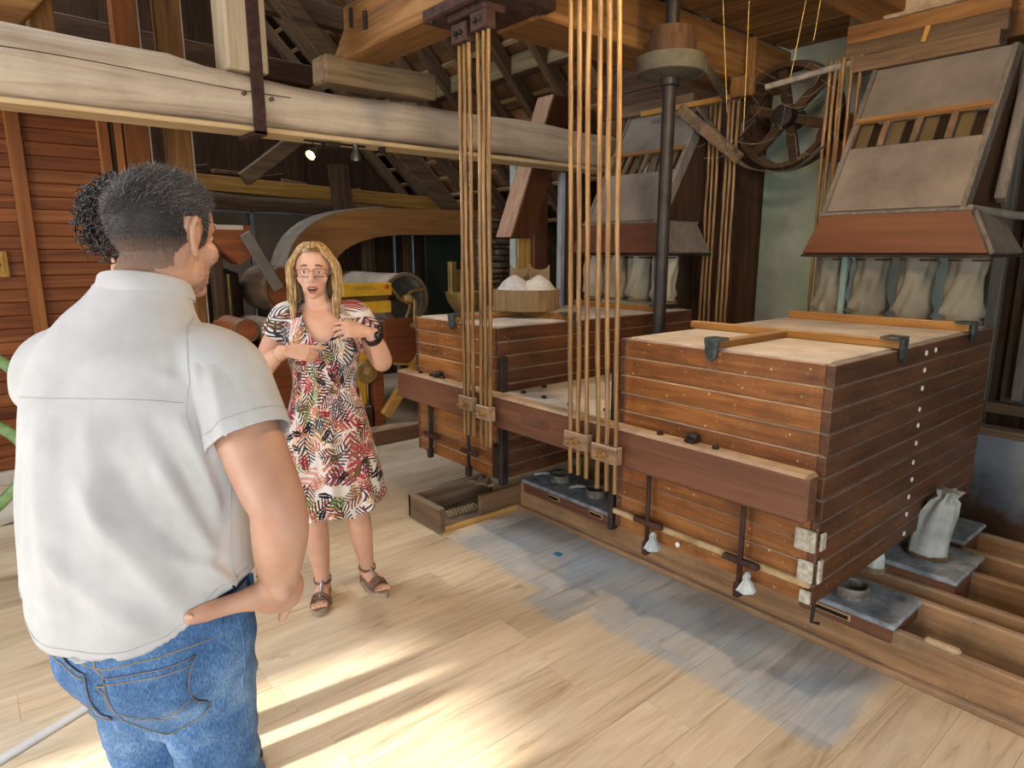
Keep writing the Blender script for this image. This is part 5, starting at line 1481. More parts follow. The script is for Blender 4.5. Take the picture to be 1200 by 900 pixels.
# band collar
col = MB(); NC = 40
for j, (z, g) in enumerate(((0, .006), (.010, .007), (.030, .001), (.033, -.002), (.010, .002), (.0, .001))):
    for i in range(NC):
        th = 2 * math.pi * i / NC
        y = math.cos(th)
        col.v.append((.018 + (.074 + g) * math.sin(th), .038 + (.076 + g) * y, 1.540 - .02 * y + z))
for j in range(6):
    for i in range(NC):
        j2 = (j + 1) % 6; i2 = (i + 1) % NC
        col.f.append((j * NC + i, j * NC + i2, j2 * NC + i2, j2 * NC + i))
auto_smooth(col.build('collar', M_shirt, man, True, True), 50)
M_seam = cloth('seam_thread', 'a5a39e', 'b4b2ac')
seam('yoke_seam', sb, [(-.19, -.10, 1.385), (-.08, -.14, 1.392), (.03, -.14, 1.390), (.15, -.11, 1.378)], M_seam, o_shirt)
seam('shoulder_seam', sb, [(.10, .02, 1.50), (.140, -.06, 1.45), (.150, -.10, 1.37), (.165, -.11, 1.29)], M_seam, o_shirt)
seam('side_seam', sb, [(.195, -.06, 1.22), (.200, -.075, 1.1), (.205, -.08, 1.0)], M_seam, o_shirt)
cuff = []
ax1 = Vector((0, 1, 0)) - arm_d * arm_d.y; ax1.normalize(); ax2 = arm_d.cross(ax1)
for i in range(37):
    th = 2 * math.pi * i / 36
    cuff.append(Vector(CUT_R) - arm_d * 0.024 + (ax1 * math.cos(th) + ax2 * math.sin(th)) * 0.1)
seam('cuff_seam', bvh_of(slr_me), cuff, M_seam, o_shirt)
hm = [(.215 * math.sin(t), -.02 - .19 * math.cos(t), 0.968 + 0.075 * math.exp(-((abs(.215 * math.sin(t)) - .21) / .07) ** 2)) for t in np.linspace(-1.5, 1.5, 30)]
seam('hem_seam', sb, hm, M_seam, o_shirt)

# jeans
b = MB()
limb(b, [(0, -.010, 1.0), (0, -.018, .95), (0, -.026, .88), (0, -.012, .80)], [(.168, .128), (.178, .142), (.185, .152), (.165, .125)], n=36)
for s in (-1, 1):
    limb(b, [(s * .082, -.022, .88), (s * .083, -.012, .76), (s * .084, .0, .62), (s * .088, .015, .50), (s * .093, .0, .36), (s * .098, -.015, .20), (s * .098, -.015, .07)],
         [(.090, .116), (.083, .098), (.073, .082), (.066, .073), (.065, .071), (.064, .069), (.067, .072)], n=26)
    b.ell((s * .085, -.085, .885), (.082, .078, .095), 12)
jeans_me = bake(b, 0.0055, 6, 'jeans')
v = getv(jeans_me); nrm = getn(jeans_me)
w = np.zeros(len(v))
for s in (-1, 1):
    m = (v[:, 0] * s > 0)
    zz = v[:, 2]; yy = v[:, 1]
    w += m * (0.006 * np.exp(-((zz - .50) / .14) ** 2) * np.sin(zz * 95 + yy * 40 * s + v[:, 0] * 30) + 0.006 * np.exp(-((zz - .14) / .09) ** 2) * np.sin(zz * 120 + v[:, 0] * 60)
              + 0.005 * np.exp(-((zz - .76) / .05) ** 2) * np.exp(-((yy + .10) / .06) ** 2) * np.sin(zz * 110 + v[:, 0] * 60 * s))
setv(jeans_me, v + nrm * w[:, None])
folds(jeans_me, [((0, -.20, .92), (0, -.12, .78), -.020, .016), ((.02, -.15, .79), (.16, -.10, .75), -.008, .014), ((-.02, -.15, .79), (-.16, -.10, .75), -.008, .014),
                 ((.05, -.12, .72), (.15, -.08, .63), .006, .014), ((-.05, -.12, .72), (-.15, -.08, .62), .006, .014), ((.17, -.03, .86), (.13, .08, .78), .006, .014)])
v = getv(jeans_me)
c_, s_ = math.cos(math.radians(-14)), math.sin(math.radians(-14))
kx = np.clip((1.04 - v[:, 2]) / 0.04, 0, 1)
setv(jeans_me, np.stack([v[:, 0] * c_ - v[:, 1] * s_ + .018, v[:, 0] * s_ + v[:, 1] * c_, v[:, 2]], 1))
def denim():
    k = NT('blue_denim', 0.85, 0, 0.25)
    v = k.coords('Object')
    n = k.noise(v, 7, 5, 0.65); t = k.noise(k.coords('Object', (1, 1, 0.25), rot=(0, 0.5, 0.3)), 420, 3, 0.6)
    f = k.math('ADD', k.math('MULTIPLY', n, 0.6), k.math('MULTIPLY', t, 0.4))
    k.color(k.ramp(f, [(0.33, '233650'), (0.5, '4a6d98'), (0.68, '8eabc8')]))
    k.bump(t, 0.25, 0.0015)
    return k.m
M_denim = denim()
o_jeans = addmesh(jeans_me, 'jeans', M_denim, man)
jb = bvh_of(jeans_me)
M_stitch = plain('ochre_stitch', '857352', '9c8a66', 20, 0.8, bump=0)
def pocket(sx):
    rows = []
    for j in range(15):
        v_ = j / 14
        z = 0.915 - 0.155 * v_
        wl = 0.066 if v_ < 0.82 else 0.066 * (1 - 0.6 * (v_ - 0.82) / 0.18)
        zt = z
        row = []
        for i in range(15):
            u = i / 14 * 2 - 1
            x = sx * (0.088 + u * (wl - 0.006 * v_))
            row.append(project(jb, LT @ Vector((x, -.6, zt + 0.012 * u)), LT.to_3x3() @ Vector((0, 1, 0)), 0.0032))
        rows.append(row)
    m = MB()
    for r_ in rows:
        for p in r_: m.v.append(tuple(p) if p else tuple(LT @ Vector((sx * .09, -.15, .85))))
    for j in range(14):
        for i in range(14):
            m.f.append((j * 15 + i, j * 15 + i + 1, (j + 1) * 15 + i + 1, (j + 1) * 15 + i))
    o = auto_smooth(m.build('back_pocket', M_denim, o_jeans, True, True), 80)
    thick(o, 0.002)
    P = [rows[0][i] for i in range(15)] + [rows[j][14] for j in range(15)] + [rows[14][14 - i] for i in range(15)] + [rows[14 - j][0] for j in range(15)]
    P = [Vector(p) + Vector((0, -.0012, 0)) for p in P if p]
    MB().tube(P, 0.0008, 5).build('stitching', M_stitch, o, True, True)
    arc = [rows[9][i] for i in range(0, 8)] + [rows[8][i] for i in range(8, 15)]
    arc = [Vector(rows[min(14, 7 + int(3 * abs(math.sin(i / 14 * math.pi * 1.0))))][i]) + Vector((0, -.0012, 0)) for i in range(15) if rows[7][i]]
    MB().tube(arc, 0.0009, 5).build('stitching', M_stitch, o, True, True)
    top = [Vector(rows[1][i]) + Vector((0, -.0012, 0)) for i in range(15) if rows[1][i]]
    MB().tube(top, 0.0011, 5).build('stitching', M_stitch, o, True, True)
pocket(1); pocket(-1)
seam('yoke_stitch', jb, [LT @ Vector(p) for p in ((-.17, -.08, .945), (-.09, -.16, .935), (0, -.17, .915), (.09, -.16, .935), (.17, -.08, .945))], M_stitch, o_jeans, 0.0014)
seam('seat_stitch', jb, [LT @ Vector(p) for p in ((0, -.17, .97), (0, -.19, .90), (0, -.15, .82))], M_stitch, o_jeans, 0.0014)
seam('leg_seam', jb, [LT @ Vector(p) for p in ((.182, -.02, .96), (.19, -.02, .85), (.185, -.005, .7), (.172, .01, .5), (.17, .0, .3), (.17, -.01, .1))], M_denim, o_jeans, 0.0014, 60)
wb = MB()
for i in range(49):
    th = 2 * math.pi * i / 48
    wb.v += [(.174 * math.sin(th), -.012 + .136 * math.cos(th), .965), (.171 * math.sin(th), -.012 + .133 * math.cos(th), 1.005)]
for i in range(48):
    wb.f.append((2 * i, 2 * i + 2, 2 * i + 3, 2 * i + 1))
wb.v = [tuple(LT @ Vector(p)) for p in wb.v]
o = auto_smooth(wb.build('waistband', M_denim, o_jeans, True, True), 80); thick(o, 0.004)
for th in (1.2, 1.9, 2.6, 3.7, 4.4):
    MB().box(-.006, .006, -.004, .004, -.026, .026, .002, LT @ T(.177 * math.sin(th), -.012 + .139 * math.cos(th), .985) @ RZ(-th)).build('belt_loop', M_denim, o_jeans, False, True)
for s in (-1, 1):
    sh_ = MB()
    limb(sh_, [(s * .108, -.095, .045), (s * .11, -.03, .055), (s * .113, .06, .045), (s * .116, .145, .032)], [(.036, .042), (.040, .05), (.046, .040), (.036, .026)], ref=(1, 0, 0))
    sh_.v = [tuple(LT @ Vector(p)) for p in sh_.v]
    auto_smooth(sh_.build('shoe', plain('black_leather', '1c1a19', '2c2927', 8, 0.5, bump=0.1), man, True, True), 80)
    MB().box(s * .113 - .046, s * .113 + .046, -.135, .175, 0.0, .018, .012, LT).build('sole', plain('dark_rubber', '151414', '22201f', 8, 0.8), man, False, True)

# hair: a close cap and thousands of short strands
def scalp(me, HMx, mask):
    inv = HMx.inverted()
    cs = np.array([p.center[:] for p in me.polygons]); ns = np.array([p.normal[:] for p in me.polygons])
    R = np.array(inv.to_3x3()); t = np.array(inv.translation)
    loc = cs @ R.T + t; ln = ns @ R.T
    m = mask(loc)
    idx = np.nonzero(m)[0]
    return idx, cs[idx], ns[idx], loc[idx], ln[idx]
def man_mask(p):
    x, y, z = np.abs(p[:, 0]), p[:, 1], p[:, 2]
    hl = np.where(y < -.045, -.075 + 0.02 * (x / .06) ** 2, np.where(y < .012, -.035 + (y + .045) * 1.1, np.where(y < .035, .030 - 0.055 * ((y < .03) & (x > .06)), .052 + (y - .035) * .35)))
    inhead = (x < .095) & (y > -.13) & (y < .085) & (z < .15)
    ear = (x > .074) & (y > -.036) & (y < .008) & (z < .034) & (z > -.06)
    return inhead & (z > hl) & ~ear
idx, rc, rn, rl, rln = scalp(body_me, HM, man_mask)
cap = MB()
vs_used = {}
for fi in idx:
    p = body_me.polygons[fi]; f = []
    for vi in p.vertices:
        if vi not in vs_used:
            vs_used[vi] = len(cap.v)
            q = body_me.vertices[vi]
            cap.v.append(tuple(q.co + q.normal * 0.0022))
        f.append(vs_used[vi])
    cap.f.append(tuple(f))
def fade_mat():
    k = NT('hair_fade', 0.6, 0, 0.3)
    v = k.coords('Object'); sp = k.n('ShaderNodeSeparateXYZ'); k.set(sp.inputs[0], v)
    mr = k.n('ShaderNodeMapRange'); k.set(mr.inputs[0], k.math('ADD', sp.outputs[2], k.math('MULTIPLY', k.noise(v, 180, 2), 0.03)))
    mr.inputs[1].default_value = 1.575; mr.inputs[2].default_value = 1.67
    k.color(k.mix(mr.outputs[0], srgb('a07c64'), srgb('2b2523')))
    return k.m
M_hair1 = hair_mat('salt_pepper_hair', '26211f', '4a4341', '98918e', 320)
hcap = auto_smooth(cap.build('hair', fade_mat(), man, True, True), 180)
ns_ = 15000
pick = rng.integers(0, len(idx), ns_)
R3 = np.array(HM.to_3x3())
topness = np.clip((rl[pick, 2] - 0.02) / 0.07, 0, 1)
comb = np.array([0, .55, .10]) @ R3.T
d = rn[pick] * (0.70 - 0.32 * topness)[:, None] + comb * (0.45 + 0.85 * topness)[:, None] + rng.normal(scale=.20, size=(ns_, 3)) + np.array([0, 0, -.25]) * (1 - topness)[:, None]
d /= np.linalg.norm(d, axis=1)[:, None]
fade = np.clip((rl[pick, 2] + .075) / 0.10, 0.08, 1)
Ls = (0.006 + 0.016 * topness) * fade * rng.uniform(.7, 1.25, ns_)
strands('hair_strand', rc[pick] + rng.normal(scale=.0012, size=(ns_, 3)), d, Ls, 0.00055, 2, M_hair1, hcap)['kind'] = 'stuff'
# face details on the visible side
def face_bits(HMx, parent, iris, brow_mat, fem=False):
    for s in (-1, 1):
        k = NT('eye_white', 0.15)
        k.color(srgb('d9d2ca'))
        e_ = MB().ell((s * .031, .0655, .001), (.0125, .0115, .0105), 12, HMx)
        eo = auto_smooth(e_.build('eye', k.m, parent, True, True))
        ki = plain('iris_' + iris, iris, iris, 5, 0.2, bump=0)
        auto_smooth(MB().ell((s * .031, .0755, .001), (.0052, .0026, .0052), 10, HMx).build('iris', ki, eo, True, True))
        auto_smooth(MB().ell((s * .031, .0772, .001), (.0024, .0015, .0024), 8, HMx).build('pupil', plain('pupil', '0a0908', '0a0908', 5, 0.2, bump=0), eo, True, True))
        lid = [(s * .018, .0715, .001), (s * .025, .0775, .0085), (s * .033, .0775, .0095), (s * .043, .0695, .003)]
        auto_smooth(MB().tube([HMx @ Vector(p) for p in catmull(lid, 5)], 0.0030, 8).build('eyelid', M_skin1 if not fem else M_skin2, eo, True, True))
        br_ = [(s * .012, .0885, .025), (s * .028, .0905, .030), (s * .046, .0755, .024)]
        limb_b = MB(); limb(limb_b, br_, [(.0022, .004), (.0025, .0045), (.0012, .0025)], ref=(0, 1, 0), n=8, M=HMx)
        auto_smooth(limb_b.build('eyebrow', brow_mat, parent, True, True))
face_bits(HM, man, '2c1c10', M_hair1)
# stubble of the jaw as short strands
def jaw_mask(p):
    x, y, z = np.abs(p[:, 0]), p[:, 1], p[:, 2]
    return (z < -.035) & (z > -.125) & (y > .01) & (x > .012) & (x < .075) & (y < .11)
j_i, jc, jn, jl, jln = scalp(body_me, HM, jaw_mask)
if len(j_i):
    pk = rng.integers(0, len(j_i), 1500)
    strands('stubble', jc[pk], jn[pk] + rng.normal(scale=.3, size=(1500, 3)), 0.0022, 0.00035, 1, M_hair1, man)['kind'] = 'stuff'

# ------------------------------------------------------------------ the woman explaining
WAZ = 205.0
wom = thing('person', 'blonde woman with glasses in a leaf-print dress, gesturing with both hands', 'person', (1.194, 2.677, 0), math.radians(-WAZ))
M_skin2 = skin('fair_skin', 'c99a80', 'd8ad94', 'c9836c')
HW = T(0.022, 0.03, 1.520) @ RZ(math.radians(-4)) @ RX(math.radians(-2))
b = MB()
head(b, HW, True, 0.96)
limb(b, [(.005, -.005, 1.31), (.012, .0, 1.37), (.02, .005, 1.43), (.021, .012, 1.48)], [(.075, .062), (.056, .056), (.050, .053), (.05, .055)])
limb(b, [(0, 0, .85), (0, 0, 1.02), (0, .005, 1.15), (0, .006, 1.25), (0, 0, 1.31), (0, -.005, 1.352)], [(.14, .11), (.118, .10), (.138, .108), (.150, .106), (.152, .088), (.10, .062)], n=30)
for s in (-1, 1):
    b.ell((s * .075, .075, 1.20), (.062, .052, .06), 12)
    limb(b, [(s * .09, -.005, 1.335), (s * .145, -.01, 1.325), (s * .160, -.01, 1.29)], [.045, .050, .048], ref=(0, 1, 0))
# right arm (left in the picture): forearm across, index finger pointing
limb(b, [(.145, -.01, 1.325), (.205, -.02, 1.22), (.262, .0, 1.105), (.255, .06, 1.105), (.205, .125, 1.165), (.165, .155, 1.195), (.145, .165, 1.205)], [.050, .046, .041, .041, .036, .028, .025], ref=(0, 1, 0))
hand(b, frame((.140, .166, 1.207), (-.93, .16, -.10), (.10, .80, .58)), -1, (0.12, 0.75, 0.9, 0.95), k=0.93,
     thumb=[(.018, .022, -.008), (.034, .045, -.022), (.034, .070, -.030), (.028, .09, -.034)])
# left arm (right in the picture): hand raised, fingers half closed
limb(b, [(-.145, -.01, 1.325), (-.195, -.02, 1.225), (-.238, .02, 1.130), (-.245, .07, 1.140), (-.225, .13, 1.205), (-.200, .165, 1.255), (-.185, .175, 1.272)], [.050, .046, .041, .041, .036, .028, .025], ref=(0, 1, 0))
hand(b, frame((-.183, .177, 1.275), (.90, .22, .16), (-.10, .80, .55)), 1, (0.45, 0.5, 0.5, 0.5), k=0.93, spread=0.14,
     thumb=[(.018, .022, -.008), (.040, .045, -.016), (.050, .070, -.018), (.052, .092, -.016)])
legs = {1: [(.085, 0, .85), (.082, .02, .62), (.080, .035, .46), (.074, -.02, .30), (.066, -.055, .12), (.064, -.058, .06)], -1: [(-.085, 0, .85), (-.094, .01, .62), (-.104, .012, .46), (-.122, -.06, .30), (-.142, -.125, .12), (-.145, -.13, .06)]}
toes = {1: Vector((.10, 1.0, 0)).normalized(), -1: Vector((-.42, .95, 0)).normalized()}
for s in (-1, 1):
    limb(b, legs[s], [.085, .070, .055, .054, .036, .036], n=20)
    a = Vector(legs[s][-1]); t = toes[s]; pr = Vector((t.y, -t.x, 0))
    limb(b, [a + Vector((0, 0, -.015)) - t * .035, a + t * .04 + Vector((0, 0, -.008)), a + t * .10 + Vector((0, 0, -.022)), a + t * .135 + Vector((0, 0, -.030))], [(.028, .030), (.032, .028), (.038, .018), (.036, .013)], ref=tuple(pr))
    for i in range(5):
        base = a + t * .135 + pr * (s * -1) * (-.028 + .0145 * i) + Vector((0, 0, -.026))
        limb(b, [base, base + t * (.034 - .004 * abs(i - .5)), ], [.0095 if i == 0 else .0075, .008 if i == 0 else .0062], n=10, sub=4)
wbody = bake(b, 0.0038, 4, 'woman_body')
o_wb = addmesh(wbody, 'body', M_skin2, wom)

# dress
b = MB()
limb(b, [(0, 0, .36), (0, 0, .45), (0, 0, .62), (0, .0, .80), (0, .002, .93), (0, .004, 1.045), (0, .006, 1.13), (0, .008, 1.22), (0, .002, 1.285), (0, -.004, 1.335), (0, -.006, 1.365)],
     [(.243, .205), (.238, .20), (.215, .175), (.185, .150), (.160, .130), (.134, .112), (.148, .118), (.162, .122), (.166, .108), (.150, .082), (.09, .06)], n=40, sub=6)
for s in (-1, 1):
    b.ell((s * .075, .082, 1.195), (.070, .058, .068), 12)
    P = [(s * .08, -.005, 1.345), (s * .140, -.012, 1.335), (s * .175, -.014, 1.285), (s * .205, -.018, 1.225), (s * .222, -.016, 1.19)]
    limb(b, P, [.045, .060, .061, .061, .062], ref=(0, 1, 0), n=24)
VD = 0.0052
dress_me = bake(b, VD, 5, 'dress')
v = getv(dress_me)
def sl(s):
    d = np.array((s * .55, -.03, -.83)); d /= np.linalg.norm(d); c = np.array((s * .198, -.016, 1.238))
    def f(v):
        q = (v - c) @ d
        return np.where((v[:, 0] * s > .148 + np.clip(1.23 - v[:, 2], 0, 1) * .45) & (v[:, 2] > 1.08), -q, 1.0)
    return f, -d
for s in (-1, 1):
    f, mv = sl(s); cut(dress_me, f, VD, mv)
def whem(v):
    th = np.arctan2(v[:, 0], v[:, 1])
    return v[:, 2] - (0.475 + 0.012 * np.sin(5 * th + 1) - 0.02 * np.sin(th))
cut(dress_me, whem, VD, (0, 0, 1))
def wneck(v):
    x = np.abs(v[:, 0]); y = v[:, 1]
    front = 1.232 + 0.20 * np.clip(x / .098, 0, 1) ** 2.6
    back = 1.335 + 0.10 * np.clip(x / .09, 0, 1) ** 3
    lim = np.where(y > -.01, front, back)
    lim = np.where(x > .098, 2.0, lim)
    return lim - v[:, 2]
cut(dress_me, wneck, VD, (0, 0, -1))
v = getv(dress_me); n_ = getn(dress_me)
th = np.arctan2(v[:, 0], v[:, 1]); low = np.clip((1.0 - v[:, 2]) / 0.5, 0, 1)
fold = low * (0.014 * np.sin(8 * th + 0.6 + 1.5 * low) + 0.008 * np.sin(15 * th + 2)) + np.exp(-((v[:, 2] - 1.05) / .03) ** 2) * -0.004 + np.exp(-((v[:, 2] - 1.02) / .05) ** 2) * 0.003 * np.sin(26 * th)
fold += np.exp(-((v[:, 2] - 1.14) / .07) ** 2) * 0.0025 * np.sin(v[:, 2] * 150 + v[:, 0] * 60)
hor = n_.copy(); hor[:, 2] *= 0.2
setv(dress_me, v + hor * fold[:, None])
# flat print coordinates round the body
uvl = dress_me.uv_layers.new(name='UVMap')
vv = getv(dress_me)
uu = np.arctan2(vv[:, 0], vv[:, 1]) * 0.19
li = np.empty(len(dress_me.loops), np.int32); dress_me.loops.foreach_get('vertex_index', li)
uv = np.stack([uu[li], vv[li, 2]], 1).astype(np.float32)
uvl.data.foreach_set('uv', uv.ravel())

def dress_material():
    k = NT('leaf_print', 0.8, 0, 0.2)
    uvn = k.n('ShaderNodeTexCoord').outputs['UV']
    def layer(scale, seed, L, Wd, freq, thr, ramp_stops, solid=False, keep=1.0, off=0.0):
        s_ = k.n('ShaderNodeVectorMath', operation='SCALE'); k.set(s_.inputs[0], uvn); s_.inputs['Scale'].default_value = scale
        vec = k.vmath('ADD', s_.outputs[0], (seed, seed * 1.7, 0))
        wn = k.n('ShaderNodeTexNoise'); k.set(wn.inputs['Vector'], vec); wn.inputs['Scale'].default_value = 1.3; wn.inputs['Detail'].default_value = 1
        wv = k.vmath('SUBTRACT', wn.outputs['Color'], (0.5, 0.5, 0.5)); w2 = k.n('ShaderNodeVectorMath', operation='SCALE'); k.set(w2.inputs[0], wv); w2.inputs['Scale'].default_value = 0.35
        vec = k.vmath('ADD', vec, w2.outputs[0])
        vo = k.n('ShaderNodeTexVoronoi', voronoi_dimensions='2D'); k.set(vo.inputs['Vector'], vec); vo.inputs['Scale'].default_value = 1.0; vo.inputs['Randomness'].default_value = 0.85
        dlt = k.vmath('SUBTRACT', vec, vo.outputs['Position'])
        cs = k.n('ShaderNodeSeparateColor'); k.set(cs.inputs[0], vo.outputs['Color'])
        ro = k.n('ShaderNodeVectorRotate', rotation_type='Z_AXIS'); k.set(ro.inputs['Vector'], dlt); k.set(ro.inputs['Angle'], k.math('MULTIPLY', cs.outputs[0], 6.283))
        sp = k.n('ShaderNodeSeparateXYZ'); k.set(sp.inputs[0], ro.outputs[0])
        a, b_ = sp.outputs[0], k.math('ABSOLUTE', sp.outputs[1])
        e = k.math('ADD', k.math('POWER', k.math('ABSOLUTE', k.math('DIVIDE', a, L)), 2.0), k.math('POWER', k.math('DIVIDE', b_, Wd), 2.0))
        inside = k.math('LESS_THAN', e, 1.0)
        if not solid:
            st = k.math('GREATER_THAN', k.math('SINE', k.math('MULTIPLY', k.math('SUBTRACT', a, k.math('MULTIPLY', b_, 0.9)), freq)), thr)
            rib = k.math('LESS_THAN', b_, 0.022)
            inside = k.math('MULTIPLY', inside, k.math('MAXIMUM', st, rib))
        else:
            inside = k.math('MULTIPLY', inside, k.math('GREATER_THAN', b_, 0.018))
        inside = k.math('MULTIPLY', inside, k.math('LESS_THAN', cs.outputs[2], keep))
        rp = k.n('ShaderNodeValToRGB'); rp.color_ramp.interpolation = 'CONSTANT'
        el = rp.color_ramp.elements
        while len(el) < len(ramp_stops): el.new(0.5)
        for i, c in enumerate(ramp_stops):
            el[i].position = i / len(ramp_stops); el[i].color = srgb(c)
        k.set(rp.inputs[0], cs.outputs[1])
        return inside, rp.outputs[0]
    c = srgb('d6cfc8')
    for args in ((dict(scale=9, seed=3.3, L=0.72, Wd=0.38, freq=24, thr=-0.3, ramp_stops=('c07a62', 'd6a083', 'c9938a', 'b58a5a', 'a64a48', 'cfae90'))),
                 (dict(scale=10, seed=8.1, L=0.78, Wd=0.40, freq=36, thr=0.15, ramp_stops=('23242c', '3a3a48', '54384a', '2b3440', '6b4a3a', '1e1e22'), keep=0.95)),
                 (dict(scale=13, seed=17.7, L=0.6, Wd=0.32, freq=34, thr=0.15, ramp_stops=('a23a44', '5f7a3a', 'b0664a', '3a5560', '8a5c3a', 'c04a50'), keep=0.55)),
                 (dict(scale=14, seed=29.0, L=0.52, Wd=0.17, freq=1, thr=0, ramp_stops=('141418', '1c1c20', '8c2430', '16161a', '5a4a2a', '18181c'), solid=True, keep=0.42))):
        m, col_ = layer(**args)
        c = k.mix(m, c, col_)
    k.color(c)
    k.bump(k.noise(k.coords('Object'), 600, 2), 0.06, 0.001)
    return k.m
o_dr = addmesh(dress_me, 'dress', dress_material(), wom)
thick(o_dr, 0.003)

# hair: long blonde locks parted on top
M_blond = hair_mat('blonde_hair', '7c5c34', 'b3915c', 'dcc292', 150, (1, 1, 0.10))
hb = MB(); hs = HW @ Matrix.Diagonal((.96, .96, .96, 1))
for i in range(300):
    s = 1 if i % 2 else -1
    f = (i // 2) / 150.0                                 # 0 at the forehead, 1 at the back of the head
    az = (0.62 + 2.50 * f) * s + random.uniform(-.05, .05)      # direction the lock falls (0 = face)
    y0 = 0.068 - 0.135 * f
    r1 = 1.0 + random.uniform(-.03, .06)
    sx, cy = math.sin(az), math.cos(az)
    zt = .118 - .02 * (abs(y0) / .07) ** 2
    P = [(s * .004, y0, zt + .004)]
    for t, (er, ez) in enumerate(((.55, .108), (.92, .070), (1.06, .02), (1.10, -.045), (1.08, -.11), (1.02 + .10 * random.random(), -.165), (.92 + .2 * random.random(), -.205 - .03 * random.random()))):
        wd = random.uniform(.97, 1.28) if t >= 2 else 1.0
        px = sx * .080 * er * r1 * wd
        py = -.014 + cy * .100 * er * r1
        if f < .25:
            py = max(py, .016) if ez < .05 else py
            px = s * max(abs(px), .058 + .019 * (t > 1) + (.022 * random.random() if t > 1 else 0)) if t > 0 else px
        # stay off the face
        if t >= 2 and py > .045: py = .045 - random.uniform(0, .05)
        if t >= 4: py -= .008
        if t >= 5: py += .012 * (1 if cy > -.2 else 0)
        P.append((px, py, ez + random.uniform(-.006, .006)))
    C = catmull(P, 3)
    sub = MB().tube([hs @ Vector(c) for c in C], [(.0050 * (1 - .55 * (j / (len(C) - 1)) ** 2), .0030) for j in range(len(C))], 6)
    hb.add(sub.v, sub.f)
o_h = auto_smooth(hb.build('hair', M_blond, wom, True, True), 180); o_h['kind'] = 'stuff'
# a closed cap below the locks so the scalp does not show
def wom_mask(p):
    x, y, z = np.abs(p[:, 0]), p[:, 1], p[:, 2]
    return (x < .1) & (y > -.13) & (z < .15) & (z > -.08) & (y < .09) & (((y < -.01) & (z > -.06)) | (z > .075 - .1 * np.clip(x - .03, 0, 1) + .25 * np.clip(y - .05, 0, 1)))
idx, rc, rn, rl, rln = scalp(wbody, HW, wom_mask)
cap = MB(); used = {}
for fi in idx:
    f = []
    for vi in wbody.polygons[fi].vertices:
        if vi not in used:
            used[vi] = len(cap.v); q = wbody.vertices[vi]; cap.v.append(tuple(q.co + q.normal * .005))
        f.append(used[vi])
    cap.f.append(tuple(f))
auto_smooth(cap.build('hair_cap', hair_mat('blonde_roots', '5d4426', '8d6c40', 'a98a5a', 110), wom, True, True), 180)

face_bits(HW @ Matrix.Diagonal((.96, .96, .96, 1)), wom, '4a5a5e', hair_mat('brow_brown', '5a4028', '6d5030', '80623e'), True)
HWs = HW @ Matrix.Diagonal((.96, .96, .96, 1))
M_lip = plain('lip', '9c4f4a', 'b5655c', 10, 0.45, bump=0)
mo = MB(); limb(mo, [(-.022, .0855, -.066), (-.010, .0945, -.0615), (0, .0955, -.0625), (.010, .0945, -.0615), (.022, .0855, -.066)], [.0018, .0034, .003, .0034, .0018], n=8, M=HWs)
auto_smooth(mo.build('upper_lip', M_lip, wom, True, True))
mo = MB(); limb(mo, [(-.021, .0855, -.068), (-.010, .0935, -.0835), (0, .0945, -.0855), (.010, .0935, -.0835), (.021, .0855, -.068)], [.0018, .0042, .0046, .0042, .0018], n=8, M=HWs)
auto_smooth(mo.build('lower_lip', M_lip, wom, True, True))
auto_smooth(MB().ell((0, .0865, -.0725), (.0165, .0080, .0085), 10, HWs).build('mouth', plain('mouth_dark', '2c1010', '3a1616', 10, 0.6, bump=0), wom, True, True))
auto_smooth(MB().ell((0, .0885, -.0680), (.0125, .0075, .0030), 8, HWs).build('teeth', plain('teeth', 'd0cabd', 'ded8cc', 10, 0.3, bump=0), wom, True, True))
# glasses
gl = bpy.data.objects.new('glasses', None); gl.empty_display_size = .03; link(gl, wom, True); gl['label'] = 'thin rectangular glasses'
M_gold = plain('rose_gold_frame', '7c4a3a', '9c6a50', 10, 0.3, 0.7, bump=0)
for s in (-1, 1):
    P = [HWs @ Vector((s * .033 + .0255 * max(-1, min(1, 1.35 * math.cos(t))), .096 - .012 * max(0, (abs(s * .033 + .0255 * math.cos(t)) - .03) / .03), -.002 + .0165 * max(-1, min(1, 1.3 * math.sin(t))))) for t in np.linspace(0, 2 * math.pi, 33)[:-1]]
    auto_smooth(MB().tube(P, 0.0013, 6, closed=True).build('rim', M_gold, gl, True, True))
    auto_smooth(MB().tube([HWs @ Vector(p) for p in ((s * .057, .086, .008), (s * .074, .06, .010), (s * .080, .0, .008))], 0.0014, 6).build('temple', M_gold, gl, True, True))
    kg = NT('lens_glass', 0.05); kg.b.inputs['Transmission Weight'].default_value = 1.0; kg.b.inputs['IOR'].default_value = 1.02; kg.color((1, 1, 1, 1))
    lens = MB(); lens.v = [tuple(p) for p in P]; lens.f = [tuple(range(len(P)))]
    lens.build('lens', kg.m, gl, False, True)
auto_smooth(MB().tube([HWs @ Vector(p) for p in ((-.0085, .0975, .004), (0, .1015, .007), (.0085, .0975, .004))], 0.0013, 6).build('bridge', M_gold, gl, True, True))
